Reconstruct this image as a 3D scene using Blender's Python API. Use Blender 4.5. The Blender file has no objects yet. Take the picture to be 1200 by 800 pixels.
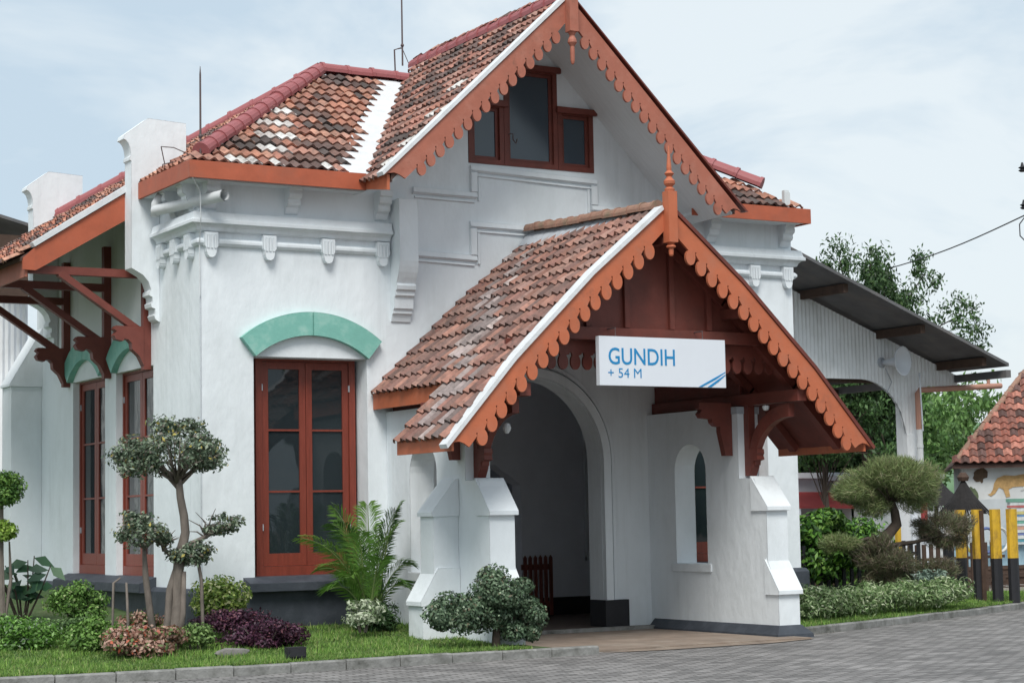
import bpy, bmesh, math, random
import numpy as np
from mathutils import Vector, Matrix, geometry
random.seed(7)
rng = np.random.default_rng(11)
S = bpy.context.scene
COL = S.collection
R_ = math.radians

# ---------------------------------------------------------------- camera, sky, sun, exposure
cam_d = bpy.data.cameras.new('camera')
cam = bpy.data.objects.new('camera', cam_d)
COL.objects.link(cam)
cam_d.lens = 36 * 2298.74 / 1200
cam_d.sensor_width = 36
cam_d.clip_end = 3000
yaw, pit, rol = R_(30.422), R_(5.1647), R_(-1.0881)
c_, s_ = math.cos, math.sin
R0 = Matrix(((c_(yaw), -s_(yaw), 0), (0, 0, -1), (s_(yaw), c_(yaw), 0)))
Rp = Matrix(((1, 0, 0), (0, c_(pit), s_(pit)), (0, -s_(pit), c_(pit))))
Rr = Matrix(((c_(rol), -s_(rol), 0), (s_(rol), c_(rol), 0), (0, 0, 1)))
RR = Rr @ Rp @ R0
m3 = Matrix((RR[0], -RR[1], -RR[2])).transposed()
cam.matrix_world = Matrix.Translation((0, 0, 1.5)) @ m3.to_4x4()
S.camera = cam

SUN_EL, SUN_AZ = 52, 215     # azimuth of the sun, degrees clockwise from +Y
world = bpy.data.worlds.new('World')
S.world = world
world.use_nodes = True
wt = world.node_tree
wt.nodes.clear()
wo = wt.nodes.new('ShaderNodeOutputWorld')
bg = wt.nodes.new('ShaderNodeBackground')
bg.inputs['Strength'].default_value = 0.1
sky = wt.nodes.new('ShaderNodeTexSky')
sky.sky_type = 'NISHITA'
sky.sun_disc = False
sky.sun_elevation = R_(SUN_EL)
sky.sun_rotation = R_(SUN_AZ)
sky.dust_density = 3
tc = wt.nodes.new('ShaderNodeTexCoord')
mp = wt.nodes.new('ShaderNodeMapping')
mp.inputs['Scale'].default_value = (1.0, 1.0, 2.2)
mp.inputs['Location'].default_value = (3.1, 0.4, 0.9)
nz = wt.nodes.new('ShaderNodeTexNoise')
nz.inputs['Scale'].default_value = 4.2
nz.inputs['Detail'].default_value = 6
nz.inputs['Roughness'].default_value = 0.58
nz.inputs['Distortion'].default_value = 0.3
cr = wt.nodes.new('ShaderNodeValToRGB')
cr.color_ramp.elements[0].position = 0.41
cr.color_ramp.elements[0].color = (2.75, 3.35, 3.85, 1)
cr.color_ramp.elements[1].position = 0.57
cr.color_ramp.elements[1].color = (3.9, 4.25, 4.42, 1)
mx = wt.nodes.new('ShaderNodeMix')
mx.data_type = 'RGBA'
mx.inputs['Factor'].default_value = 0.92
L = wt.links.new
L(tc.outputs['Generated'], mp.inputs['Vector'])
L(mp.outputs['Vector'], nz.inputs['Vector'])
L(nz.outputs['Fac'], cr.inputs['Fac'])
L(sky.outputs['Color'], mx.inputs['A'])
L(cr.outputs['Color'], mx.inputs['B'])
L(mx.outputs['Result'], bg.inputs['Color'])
L(bg.outputs['Background'], wo.inputs['Surface'])

sun_d = bpy.data.lights.new('sun', 'SUN')
sun_d.energy = 1.5
sun_d.angle = R_(25)
sun_d.color = (1.0, 0.97, 0.92)
sun = bpy.data.objects.new('sun', sun_d)
COL.objects.link(sun)
el, az = R_(SUN_EL), R_(SUN_AZ)
sdir = Vector((s_(az) * c_(el), c_(az) * c_(el), s_(el)))
sun.rotation_euler = sdir.to_track_quat('Z', 'Y').to_euler()

S.view_settings.view_transform = 'Standard'
S.view_settings.look = 'None'
S.view_settings.exposure = 1.08
S.view_settings.gamma = 1
S.view_settings.use_curve_mapping = False

# ---------------------------------------------------------------- materials
def mat(name, col, rough=0.7, noise=0.12, nscale=6, bump=0.0, bscale=40, spec=0.4, metal=0.0,
        attr=False, stain=None, stain_amt=0.0, stain_scale=1.2, bevel=0.0, stretch=(1, 1, 1), transl=0.0, bdist=0.01):
    m = bpy.data.materials.new(name)
    m.use_nodes = True
    t = m.node_tree
    N = t.nodes
    p = N['Principled BSDF']
    out = N['Material Output']
    p.inputs['Roughness'].default_value = rough
    p.inputs['Metallic'].default_value = metal
    p.inputs['Specular IOR Level'].default_value = spec
    lk = t.links.new
    tcn = N.new('ShaderNodeTexCoord')
    mpn = N.new('ShaderNodeMapping')
    mpn.inputs['Scale'].default_value = stretch
    lk(tcn.outputs['Object'], mpn.inputs['Vector'])
    if attr:
        a = N.new('ShaderNodeAttribute')
        a.attribute_name = 'Col'
        base = a.outputs['Color']
    else:
        rgb = N.new('ShaderNodeRGB')
        rgb.outputs[0].default_value = (*col, 1)
        base = rgb.outputs[0]
    if noise > 0:
        n1 = N.new('ShaderNodeTexNoise')
        n1.inputs['Scale'].default_value = nscale
        n1.inputs['Detail'].default_value = 8
        n1.inputs['Roughness'].default_value = 0.6
        lk(mpn.outputs['Vector'], n1.inputs['Vector'])
        mr = N.new('ShaderNodeMapRange')
        mr.inputs['From Min'].default_value = 0.25
        mr.inputs['From Max'].default_value = 0.75
        mr.inputs['To Min'].default_value = 1 - noise
        mr.inputs['To Max'].default_value = 1 + noise * 0.7
        lk(n1.outputs['Fac'], mr.inputs['Value'])
        mm = N.new('ShaderNodeMix')
        mm.data_type = 'RGBA'
        mm.blend_type = 'MULTIPLY'
        mm.inputs['Factor'].default_value = 1
        lk(base, mm.inputs['A'])
        lk(mr.outputs['Result'], mm.inputs['B'])
        base = mm.outputs['Result']
    if stain:
        n2 = N.new('ShaderNodeTexNoise')
        n2.inputs['Scale'].default_value = stain_scale
        n2.inputs['Detail'].default_value = 10
        n2.inputs['Roughness'].default_value = 0.68
        lk(mpn.outputs['Vector'], n2.inputs['Vector'])
        r2 = N.new('ShaderNodeValToRGB')
        r2.color_ramp.elements[0].position = 0.48
        r2.color_ramp.elements[0].color = (0, 0, 0, 1)
        r2.color_ramp.elements[1].position = 0.72
        r2.color_ramp.elements[1].color = (stain_amt,) * 3 + (1,)
        lk(n2.outputs['Fac'], r2.inputs['Fac'])
        m2 = N.new('ShaderNodeMix')
        m2.data_type = 'RGBA'
        lk(r2.outputs['Color'], m2.inputs['Factor'])
        lk(base, m2.inputs['A'])
        m2.inputs['B'].default_value = (*stain, 1)
        base = m2.outputs['Result']
    lk(base, p.inputs['Base Color'])
    nrm = None
    if bevel > 0:
        bv = N.new('ShaderNodeBevel')
        bv.samples = 4
        bv.inputs['Radius'].default_value = bevel
        nrm = bv.outputs['Normal']
    if bump > 0:
        n3 = N.new('ShaderNodeTexNoise')
        n3.inputs['Scale'].default_value = bscale
        n3.inputs['Detail'].default_value = 5
        lk(mpn.outputs['Vector'], n3.inputs['Vector'])
        bp = N.new('ShaderNodeBump')
        bp.inputs['Strength'].default_value = bump
        bp.inputs['Distance'].default_value = bdist
        lk(n3.outputs['Fac'], bp.inputs['Height'])
        if nrm:
            lk(nrm, bp.inputs['Normal'])
        nrm = bp.outputs['Normal']
    if nrm:
        lk(nrm, p.inputs['Normal'])
    if transl > 0:
        tr = N.new('ShaderNodeBsdfTranslucent')
        lk(base, tr.inputs['Color'])
        ms = N.new('ShaderNodeMixShader')
        ms.inputs['Fac'].default_value = transl
        lk(p.outputs['BSDF'], ms.inputs[1])
        lk(tr.outputs['BSDF'], ms.inputs[2])
        lk(ms.outputs['Shader'], out.inputs['Surface'])
    return m

M = {}
M['plaster'] = mat('white_plaster', (.755, .80, .83), .85, .05, 2.2, .5, 9, stain=(.56, .60, .61), stain_amt=.45, stain_scale=1.3, bevel=.012, stretch=(1, 1, .55), bdist=.02)
M['plaster_dim'] = mat('grey_interior_plaster', (.84, .86, .92), .9, .08, 2, .2, 10)
M['soffit'] = mat('painted_soffit', (.72, .75, .77), .8, .07, 3, .1, 20, stretch=(1, 8, 1))
def add_streaks(m, col, amt, sx, sz, lo, hi):
    t = m.node_tree; N = t.nodes; lk = t.links.new
    p = N['Principled BSDF']
    src = p.inputs['Base Color'].links[0].from_socket
    tcn = N.new('ShaderNodeTexCoord'); mpn = N.new('ShaderNodeMapping')
    mpn.inputs['Scale'].default_value = (sx, sx, sz)
    lk(tcn.outputs['Object'], mpn.inputs['Vector'])
    n = N.new('ShaderNodeTexNoise'); n.inputs['Scale'].default_value = 1; n.inputs['Detail'].default_value = 7; n.inputs['Roughness'].default_value = .62
    lk(mpn.outputs['Vector'], n.inputs['Vector'])
    n2 = N.new('ShaderNodeTexNoise'); n2.inputs['Scale'].default_value = .8; n2.inputs['Detail'].default_value = 3
    lk(tcn.outputs['Object'], n2.inputs['Vector'])
    r = N.new('ShaderNodeMapRange'); r.inputs['From Min'].default_value = lo; r.inputs['From Max'].default_value = hi; r.inputs['To Max'].default_value = amt
    lk(n.outputs['Fac'], r.inputs['Value'])
    r2 = N.new('ShaderNodeMapRange'); r2.inputs['From Min'].default_value = .42; r2.inputs['From Max'].default_value = .62
    lk(n2.outputs['Fac'], r2.inputs['Value'])
    mu = N.new('ShaderNodeMath'); mu.operation = 'MULTIPLY'
    lk(r.outputs['Result'], mu.inputs[0]); lk(r2.outputs['Result'], mu.inputs[1])
    mx_ = N.new('ShaderNodeMix'); mx_.data_type = 'RGBA'
    lk(mu.outputs[0], mx_.inputs['Factor']); lk(src, mx_.inputs['A']); mx_.inputs['B'].default_value = (*col, 1)
    lk(mx_.outputs['Result'], p.inputs['Base Color'])
add_streaks(M['plaster'], (.42, .45, .45), .34, 7, .35, .5, .75)
M['teal'] = mat('teal_paint', (.20, .47, .40), .6, .10, 5, .3, 25, stain=(.42, .58, .52), stain_amt=.5, stain_scale=5, bevel=.01)
M['window_wood'] = mat('varnished_red_wood', (.21, .042, .025), .42, .25, 5, .15, 30, spec=.5, stretch=(6, 6, .6), bevel=.004)
M['orange'] = mat('orange_painted_wood', (.49, .14, .066), .58, .14, 4, .12, 30, stain=(.40, .17, .11), stain_amt=.5, stain_scale=3.5, bevel=.004)
M['faded_orange'] = mat('faded_orange_wood', (.38, .13, .085), .62, .14, 4, .12, 30, stain=(.50, .25, .19), stain_amt=.4, stain_scale=3, bevel=.004)
M['rust_orange'] = mat('brownish_orange_wood', (.42, .105, .052), .55, .18, 4, .12, 30, stain=(.30, .11, .07), stain_amt=.55, stain_scale=3, bevel=.004)
M['darkred'] = mat('dark_red_wood', (.165, .043, .031), .5, .25, 4, .15, 25, stain=(.10, .04, .03), stain_amt=.6, stretch=(1, 1, 1), bevel=.004)
M['brown'] = mat('brown_brace_wood', (.17, .045, .033), .5, .25, 4, .15, 25, bevel=.004)
M['tile'] = mat('clay_tile', (.4, .2, .1), .82, .30, 14, .5, 60, attr=True, stain=(.07, .065, .06), stain_amt=.75, stain_scale=9, spec=.25)
M['ridge'] = mat('pink_red_ridge_paint', (.33, .105, .11), .6, .15, 6, .2, 30, stain=(.22, .07, .07), stain_amt=.6, stain_scale=6)
M['oldridge'] = mat('weathered_ridge_tile', (.33, .19, .14), .85, .3, 12, .4, 50, stain=(.12, .13, .08), stain_amt=.9, stain_scale=6)
M['mortar'] = mat('grey_mortar', (.42, .45, .49), .9, .2, 8, .4, 40)
M['whitecap'] = mat('white_mortar_cap', (.66, .68, .70), .8, .10, 7, .3, 30, stain=(.5, .5, .48), stain_amt=.5, stain_scale=5)
M['plinth'] = mat('dark_slate_paint', (.045, .053, .067), .6, .2, 5, .35, 14, stain=(.09, .10, .12), stain_amt=.6, stain_scale=4, bevel=.01)
M['deck'] = mat('dark_roof_deck', (.10, .06, .05), .9, .1)  # even dark brown, stops see-through between the tiles
M['metal'] = mat('thin_dark_metal', (.10, .07, .07), .6, .1)
M['pvc'] = mat('white_pvc', (.62, .64, .65), .45, .08, 8)
M['signwhite'] = mat('white_sign_face', (.70, .735, .79), .35, .03, 3)
M['signblue'] = mat('blue_sign_ink', (.015, .23, .50), .4, 0)
M['kerb'] = mat('grey_concrete_kerb', (.25, .25, .24), .9, .3, 9, .8, 30, stain=(.07, .072, .06), stain_amt=1, stain_scale=3)
M['bark'] = mat('grey_bark', (.17, .145, .125), .9, .35, 14, .8, 30, stretch=(1, 1, .4))
M['darkbark'] = mat('dark_bark', (.06, .045, .035), .9, .3, 14, .7, 30)
M['leaf'] = mat('leaf_tint', (.1, .2, .05), .5, .12, 9, attr=True, transl=.22, spec=.35)
M['yellow'] = mat('worn_yellow_paint', (.62, .38, .03), .6, .15, 6, .2, 20, stain=(.17, .09, .04), stain_amt=.85, stain_scale=7, stretch=(1, 1, .5))
M['black'] = mat('black_paint', (.022, .022, .026), .6, .2, 6, .2, 20)
M['rust'] = mat('rusty_steel', (.075, .045, .032), .8, .3, 9, .4, 30)
M['corrug'] = mat('white_painted_sheet', (.84, .86, .88), .55, .06, 3, .1, 10, stain=(.42, .42, .40), stain_amt=.5, stain_scale=2, stretch=(1, 1, .4))
M['darkroof'] = mat('dark_sheet_roofing', (.12, .12, .125), .75, .3, 2, .3, 8, stain=(.20, .17, .15), stain_amt=.6, stain_scale=1.5)
M['greywall'] = mat('stained_grey_wall', (.42, .44, .48), .9, .2, 1.2, .2, 8, stain=(.22, .22, .22), stain_amt=.8, stain_scale=.8)
M['offwhite'] = mat('offwhite_wall', (.58, .60, .60), .9, .15, 1, .2, 8, stain=(.35, .35, .33), stain_amt=.6, stain_scale=.7)
M['awning'] = mat('red_awning', (.36, .055, .055), .7, .15, 3)
M['leafstem'] = mat('green_palm_stem', (.14, .20, .06), .6, .15, 6)
M['thatch'] = mat('black_palm_fibre', (.022, .02, .02), .95, .4, 14, .9, 30)
M['pipe'] = mat('brown_pipe', (.42, .22, .16), .55, .1, 5)
M['stone'] = mat('grey_stone', (.20, .19, .18), .9, .3, 8, .7, 12)

def glass(name, col, rough, spec):
    m = bpy.data.materials.new(name)
    m.use_nodes = True
    t = m.node_tree
    p = t.nodes['Principled BSDF']
    p.inputs['Base Color'].default_value = (*col, 1)
    p.inputs['Roughness'].default_value = rough
    p.inputs['Specular IOR Level'].default_value = spec
    n = t.nodes.new('ShaderNodeTexNoise')
    n.inputs['Scale'].default_value = 1.3
    b = t.nodes.new('ShaderNodeBump')
    b.inputs['Strength'].default_value = .12
    b.inputs['Distance'].default_value = .05
    tcn = t.nodes.new('ShaderNodeTexCoord')
    t.links.new(tcn.outputs['Object'], n.inputs['Vector'])
    t.links.new(n.outputs['Fac'], b.inputs['Height'])
    t.links.new(b.outputs['Normal'], p.inputs['Normal'])
    return m
M['glass'] = glass('dark_window_glass', (.02, .028, .032), .03, .55)
M['gable_glass'] = glass('rough_blue_glass', (.035, .055, .075), .22, .7)  # bluish base, rougher than the casement glass

for k_ in ('orange', 'faded_orange', 'darkred'):
    add_streaks(M[k_], (.20, .09, .06) if k_ != 'darkred' else (.07, .025, .02), .6, 9, 9, .52, .72)
# paving: small grey concrete blocks
def paver_mat():
    m = bpy.data.materials.new('grey_block_paving')
    m.use_nodes = True
    t = m.node_tree
    N = t.nodes
    lk = t.links.new
    p = N['Principled BSDF']
    p.inputs['Roughness'].default_value = .8
    tcn = N.new('ShaderNodeTexCoord')
    mpn = N.new('ShaderNodeMapping')
    mpn.inputs['Rotation'].default_value = (0, 0, R_(7))
    lk(tcn.outputs['Object'], mpn.inputs['Vector'])
    b = N.new('ShaderNodeTexBrick')
    b.inputs['Scale'].default_value = 1.0
    b.inputs['Brick Width'].default_value = .21
    b.inputs['Row Height'].default_value = .105
    b.inputs['Mortar Size'].default_value = .011
    b.inputs['Mortar Smooth'].default_value = .3
    b.inputs['Color1'].default_value = (.135, .13, .127, 1)
    b.inputs['Color2'].default_value = (.285, .272, .265, 1)
    b.inputs['Mortar'].default_value = (.055, .05, .046, 1)
    lk(mpn.outputs['Vector'], b.inputs['Vector'])
    n = N.new('ShaderNodeTexNoise')
    n.inputs['Scale'].default_value = .9
    n.inputs['Detail'].default_value = 9
    n.inputs['Roughness'].default_value = .65
    lk(tcn.outputs['Object'], n.inputs['Vector'])
    mr = N.new('ShaderNodeMapRange')
    mr.inputs['From Min'].default_value = .3
    mr.inputs['From Max'].default_value = .7
    mr.inputs['To Min'].default_value = .72
    mr.inputs['To Max'].default_value = 1.25
    lk(n.outputs['Fac'], mr.inputs['Value'])
    mm = N.new('ShaderNodeMix')
    mm.data_type = 'RGBA'
    mm.blend_type = 'MULTIPLY'
    mm.inputs['Factor'].default_value = 1
    lk(b.outputs['Color'], mm.inputs['A'])
    lk(mr.outputs['Result'], mm.inputs['B'])
    lk(mm.outputs['Result'], p.inputs['Base Color'])
    bp = N.new('ShaderNodeBump')
    bp.inputs['Strength'].default_value = .6
    bp.inputs['Distance'].default_value = .01
    inv = N.new('ShaderNodeMath')
    inv.operation = 'SUBTRACT'
    inv.inputs[0].default_value = 1
    lk(b.outputs['Fac'], inv.inputs[1])
    lk(inv.outputs[0], bp.inputs['Height'])
    lk(bp.outputs['Normal'], p.inputs['Normal'])
    return m
M['paver'] = paver_mat()
M['apron'] = mat('worn_brown_apron', (.25, .195, .155), .9, .3, 3, .3, 20, stain=(.36, .31, .26), stain_amt=.7, stain_scale=2)
M['floor'] = mat('brown_tile_floor', (.14, .10, .08), .55, .2, 3, .1, 20)
M['lawn'] = mat('lawn_soil_green', (.055, .10, .028), .95, .4, 5, .6, 30, stain=(.10, .10, .05), stain_amt=.7, stain_scale=3)
M['earth'] = mat('dusty_ground', (.20, .175, .15), .95, .3, .6, .3, 6)
M['ballast'] = mat('grey_ballast', (.26, .24, .22), .95, .5, 9, .9, 20)

# ---------------------------------------------------------------- mesh helpers
class MB:
    def __init__(s):
        s.v, s.f, s.c = [], [], []
    def add(s, vs, fs, col=None):
        o = len(s.v)
        s.v += [tuple(p) for p in vs]
        s.f += [tuple(i + o for i in f) for f in fs]
        s.c += [col] * len(fs)
        return s
    def box(s, x0, x1, y0, y1, z0, z1, col=None):
        vs = [(x, y, z) for z in (z0, z1) for y in (y0, y1) for x in (x0, x1)]
        return s.add(vs, [(0, 2, 3, 1), (4, 5, 7, 6), (0, 1, 5, 4), (2, 6, 7, 3), (0, 4, 6, 2), (1, 3, 7, 5)], col)
    def bar(s, p, q, w, h, up=(0, 0, 1), col=None):
        p, q = Vector(p), Vector(q)
        d = (q - p).normalized()
        side = d.cross(Vector(up)).normalized()
        u = side.cross(d).normalized()
        vs = []
        for e in (p, q):
            for a, b in ((-1, -1), (1, -1), (1, 1), (-1, 1)):
                vs.append(e + side * a * w / 2 + u * b * h / 2)
        return s.add(vs, [(0, 1, 2, 3), (7, 6, 5, 4), (0, 4, 5, 1), (1, 5, 6, 2), (2, 6, 7, 3), (3, 7, 4, 0)], col)
    def tube(s, pts, rad, n=8, col=None, caps=True):
        pts = [Vector(p) for p in pts]
        if not hasattr(rad, '__len__'):
            rad = [rad] * len(pts)
        vs = []
        ref = Vector((0.31, 0.77, 0.55))
        for i, p in enumerate(pts):
            d = (pts[min(i + 1, len(pts) - 1)] - pts[max(i - 1, 0)]).normalized()
            a = d.cross(ref).normalized()
            b = d.cross(a).normalized()
            for k in range(n):
                t = 2 * math.pi * k / n
                vs.append(p + (a * math.cos(t) + b * math.sin(t)) * rad[i])
        fs = []
        for i in range(len(pts) - 1):
            for k in range(n):
                fs.append((i * n + k, i * n + (k + 1) % n, (i + 1) * n + (k + 1) % n, (i + 1) * n + k))
        if caps:
            fs.append(tuple(range(n - 1, -1, -1)))
            fs.append(tuple((len(pts) - 1) * n + k for k in range(n)))
        return s.add(vs, fs, col)
    def lathe(s, prof, cx, cy, z0=0, n=16, axis='z', col=None):
        vs, fs = [], []
        for r, z in prof:
            for k in range(n):
                t = 2 * math.pi * k / n
                if axis == 'z':
                    vs.append((cx + r * math.cos(t), cy + r * math.sin(t), z0 + z))
                elif axis == 'x':
                    vs.append((z0 + z, cx + r * math.cos(t), cy + r * math.sin(t)))
        for i in range(len(prof) - 1):
            for k in range(n):
                fs.append((i * n + k, i * n + (k + 1) % n, (i + 1) * n + (k + 1) % n, (i + 1) * n + k))
        fs.append(tuple(range(n - 1, -1, -1)))
        fs.append(tuple((len(prof) - 1) * n + k for k in range(n)))
        return s.add(vs, fs, col)
    def prism(s, polys, f, w0, w1, col=None):
        """polys: [outer, hole, ...] in (u, v); f(u, v, w) -> xyz"""
        tri = geometry.tessellate_polygon([[Vector((a, b, 0)) for a, b in P] for P in polys])
        flat = [p for P in polys for p in P]
        n = len(flat)
        vs = [f(a, b, w0) for a, b in flat] + [f(a, b, w1) for a, b in flat]
        fs = [tuple(t) for t in tri] + [tuple(i + n for i in reversed(t)) for t in tri]
        o = 0
        for P in polys:
            k = len(P)
            for i in range(k):
                j = (i + 1) % k
                fs.append((o + i, o + j, n + o + j, n + o + i))
            o += k
        return s.add(vs, fs, col)
    def sweep(s, prof, path, outward_left=True, col=None):
        """prof: closed polygon (offset, z); path: (x, y) polyline; offset goes to the left of travel"""
        P = [Vector(p) for p in path]
        vs = []
        for i, p in enumerate(P):
            ns = []
            if i > 0:
                d = (P[i] - P[i - 1]).normalized()
                ns.append(Vector((-d.y, d.x)))
            if i < len(P) - 1:
                d = (P[i + 1] - P[i]).normalized()
                ns.append(Vector((-d.y, d.x)))
            m = ns[0] if len(ns) == 1 else (ns[0] + ns[1]) / (1 + ns[0].dot(ns[1]))
            if not outward_left:
                m = -m
            for o, z in prof:
                vs.append((p.x + m.x * o, p.y + m.y * o, z))
        k = len(prof)
        fs = []
        for i in range(len(P) - 1):
            for j in range(k):
                fs.append((i * k + j, i * k + (j + 1) % k, (i + 1) * k + (j + 1) % k, (i + 1) * k + j))
        fs.append(tuple(range(k - 1, -1, -1)))
        fs.append(tuple((len(P) - 1) * k + j for j in range(k)))
        return s.add(vs, fs, col)
    def build(s, name, m, parent=None, origin=None, smooth=False):
        me = bpy.data.meshes.new(name)
        vs = s.v
        if origin is not None:
            ox, oy, oz = origin
            vs = [(a - ox, b - oy, c - oz) for a, b, c in vs]
        me.from_pydata(vs, [], s.f)
        if any(c is not None for c in s.c):
            at = me.color_attributes.new('Col', 'FLOAT_COLOR', 'CORNER')
            buf = []
            for f, c in zip(s.f, s.c):
                c = c or (.3, .3, .3)
                buf += [c[0], c[1], c[2], 1.0] * len(f)
            at.data.foreach_set('color', buf)
        me.materials.append(m)
        if smooth:
            me.polygons.foreach_set('use_smooth', [True] * len(me.polygons))
        me.update()
        o = bpy.data.objects.new(name, me)
        COL.objects.link(o)
        if origin is not None:
            o.location = origin
        attach(o, parent)
        return o

def attach(o, parent):
    if parent is None:
        return
    o.parent = parent
    if parent.type == 'EMPTY':
        o.matrix_parent_inverse = Matrix.Translation(-Vector(parent.location))

def tag(o, label, cat, group=None, kind=None):
    if label: o['label'] = label
    if cat: o['category'] = cat
    if group: o['group'] = group
    if kind: o['kind'] = kind
    return o

def thing(name, label, cat, loc=(0, 0, 0), group=None):
    o = bpy.data.objects.new(name, None)
    o.empty_display_size = .3
    COL.objects.link(o)
    o.location = loc
    return tag(o, label, cat, group)

def FX(y0):   # map (x, z, w) -> front plane extruded along +Y
    return lambda u, v, w: (u, y0 + w, v)
def FY(x0):   # map (y, z, w) -> extruded along X
    return lambda u, v, w: (x0 + w, u, v)

def arcpts(cx, cz, r, a0, a1, n):
    return [(cx + r * math.cos(R_(a0 + (a1 - a0) * i / n)), cz + r * math.sin(R_(a0 + (a1 - a0) * i / n))) for i in range(n + 1)]

# ================================================================ GROUND
g = MB()
g.box(-300, 400, -200, 600, -1.0, 0)
struct = g.build('ground', M['earth'])
struct['kind'] = 'structure'
g = MB()
xs = [-15, 60]
g.add([(-25, -10, .004), (60, -10, .004), (60, 42, .004), (26.4, 24.0, .004), (21.2, 21.65, .004), (16.9, 19.8, .004), (15.4, 19.2, .004), (15.2, 22.2, .004), (11.0, 22.2, .004), (11.0, 19.0, .004), (-25, 19.0, .004)],
      [tuple(range(11))])
o = g.build('forecourt_paving', M['paver']); o['kind'] = 'structure'
# lawn, rising gently to the building
def lawn_z(x, y):
    return .10 + .066 * max(0, y - 19.2) if x < 13 else .10 + .05 * max(0, y - 19.6 - (x - 15.5) * .35)
def sheet(name, x0, x1, y0f, y1, nx, ny, m, zf):
    g = MB()
    vs, fs = [], []
    for j in range(ny + 1):
        for i in range(nx + 1):
            x = x0 + (x1 - x0) * i / nx
            ya = y0f(x)
            y = ya + (y1 - ya) * j / ny
            vs.append((x, y, zf(x, y)))
    for j in range(ny):
        for i in range(nx):
            a = j * (nx + 1) + i
            fs.append((a, a + 1, a + nx + 2, a + nx + 1))
    g.add(vs, fs)
    o = g.build(name, m)
    o['kind'] = 'structure'
    return o
KY = lambda x: 18.32 if x > 7.5 else 18.32 + .16 * (7.5 - x) * .6
sheet('lawn_soil', -10, 11.25, lambda x: KY(x) + .10, 32, 60, 30, M['lawn'], lawn_z)
KR = [(15.25, 19.22), (16.9, 19.82), (21.2, 21.65), (26.4, 24.0), (40, 30.5)]
def kr(x):
    for (a, b), (c, d) in zip(KR, KR[1:]):
        if x <= c:
            return b + (d - b) * (x - a) / (c - a)
    return KR[-1][1]
sheet('lawn_soil', 15.25, 23.4, lambda x: kr(x) + .12, 23.9, 30, 12, M['lawn'], lawn_z)
# apron under the porch
g = MB()
g.box(10.9, 15.0, 18.62, 21.9, -.02, .028)
g.add([(11.85, 18.42, .012), (15.05, 19.05, .012), (15.05, 18.62, .012), (14.2, 18.35, .012), (12.6, 18.3, .012)], [(0, 4, 3, 2, 1)])
o = g.build('porch_apron', M['apron']); o['kind'] = 'structure'
g = MB(); g.box(11.6, 17.2, 21.72, 25.2, -.02, .07)
o = g.build('hall_floor', M['floor']); o['kind'] = 'structure'
g = MB(); g.box(11.99, 14.86, 21.60, 21.719, -.02, .075)
o = g.build('floor_edge', M['kerb']); o['kind'] = 'structure'
# kerbs made of separate stones
def kerb_run(pts, w, h, seg, name, dz=0):
    g = MB()
    for (a, b), (c, d) in zip(pts, pts[1:]):
        p, q = Vector((a, b)), Vector((c, d))
        Ln = (q - p).length
        n = max(1, round(Ln / seg))
        dr = (q - p) / n
        u = dr.normalized(); nn = Vector((-u.y, u.x))
        for i in range(n):
            s0 = p + dr * i + u * .006
            s1 = p + dr * (i + 1) - u * .006
            hh = h + random.uniform(-.008, .006)
            j = random.uniform(-.008, .008)
            cz = [(s0 + nn * j, 0), (s1 + nn * j, 0), (s1 + nn * (w + j), 0), (s0 + nn * (w + j), 0)]
            vs = [(v.x, v.y, -.05) for v, _ in cz] + [(v.x, v.y, hh - .015) for v, _ in cz]
            top = [s0 + nn * (j + .015) + u * .008, s1 + nn * (j + .015) - u * .008, s1 + nn * (w + j - .015) - u * .008, s0 + nn * (w + j - .015) + u * .008]
            vs += [(v.x, v.y, hh) for v in top]
            fs = [(0, 1, 5, 4), (1, 2, 6, 5), (2, 3, 7, 6), (3, 0, 4, 7), (4, 5, 9, 8), (5, 6, 10, 9), (6, 7, 11, 10), (7, 4, 8, 11), (8, 9, 10, 11)]
            g.add(vs, fs)
    o = g.build(name, M['kerb']); o['kind'] = 'structure'
    return o
kerb_run([(-6, 19.65), (0, 19.07), (4, 18.67), (7.5, 18.32), (11.8, 18.32)], .13, .105, .62, 'kerb')
kerb_run(KR, .14, .095, .8, 'kerb')

# ================================================================ STATION BUILDING
W = 21.8
XL, XR_ = 8.52, 17.42
B = thing('station_building', 'old white plastered station building with red clay tile roofs, scalloped orange bargeboards and arched porch', 'building', (13, 23, 0))
GA, SL, SR = (13.08, 8.07), .945, .985     # gable apex and slopes of the roof surface
def zgab(x):
    return GA[1] - (SL * (GA[0] - x) if x < GA[0] else SR * (x - GA[0]))

def win_hole(x0, x1, z0, z1):
    return [(x0, z0), (x1, z0), (x1, z1), (x0, z1)]
arch_r, arch_c = 1.07, (13.05, 2.25)
arch_hole = [(11.98, .0), (14.12, .0)] + arcpts(arch_c[0], arch_c[1], arch_r, 0, 180, 24)
outer = [(XL, -.1), (11.98, -.1)] + arcpts(arch_c[0], arch_c[1], arch_r, 180, 0, 28) + [(14.12, -.1), (XR_, -.1), (XR_, 5.62), (15.45, 5.62)]
outer += [(GA[0], zgab(GA[0]) - .12), (10.55, 5.62), (XL, 5.62)]
g = MB()
g.prism([outer, win_hole(9.2, 10.71, .86, 3.5), win_hole(15.39, 16.9, .86, 3.5), [(12.2, 6.08), (14.12, 6.08), (14.12, 6.9), (13.56, 6.9), (13.56, 7.36), (12.74, 7.36), (12.74, 6.9), (12.2, 6.9)]], FX(W), 0, .32)
wall = g.build('front_wall', M['plaster'], B)
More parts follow.
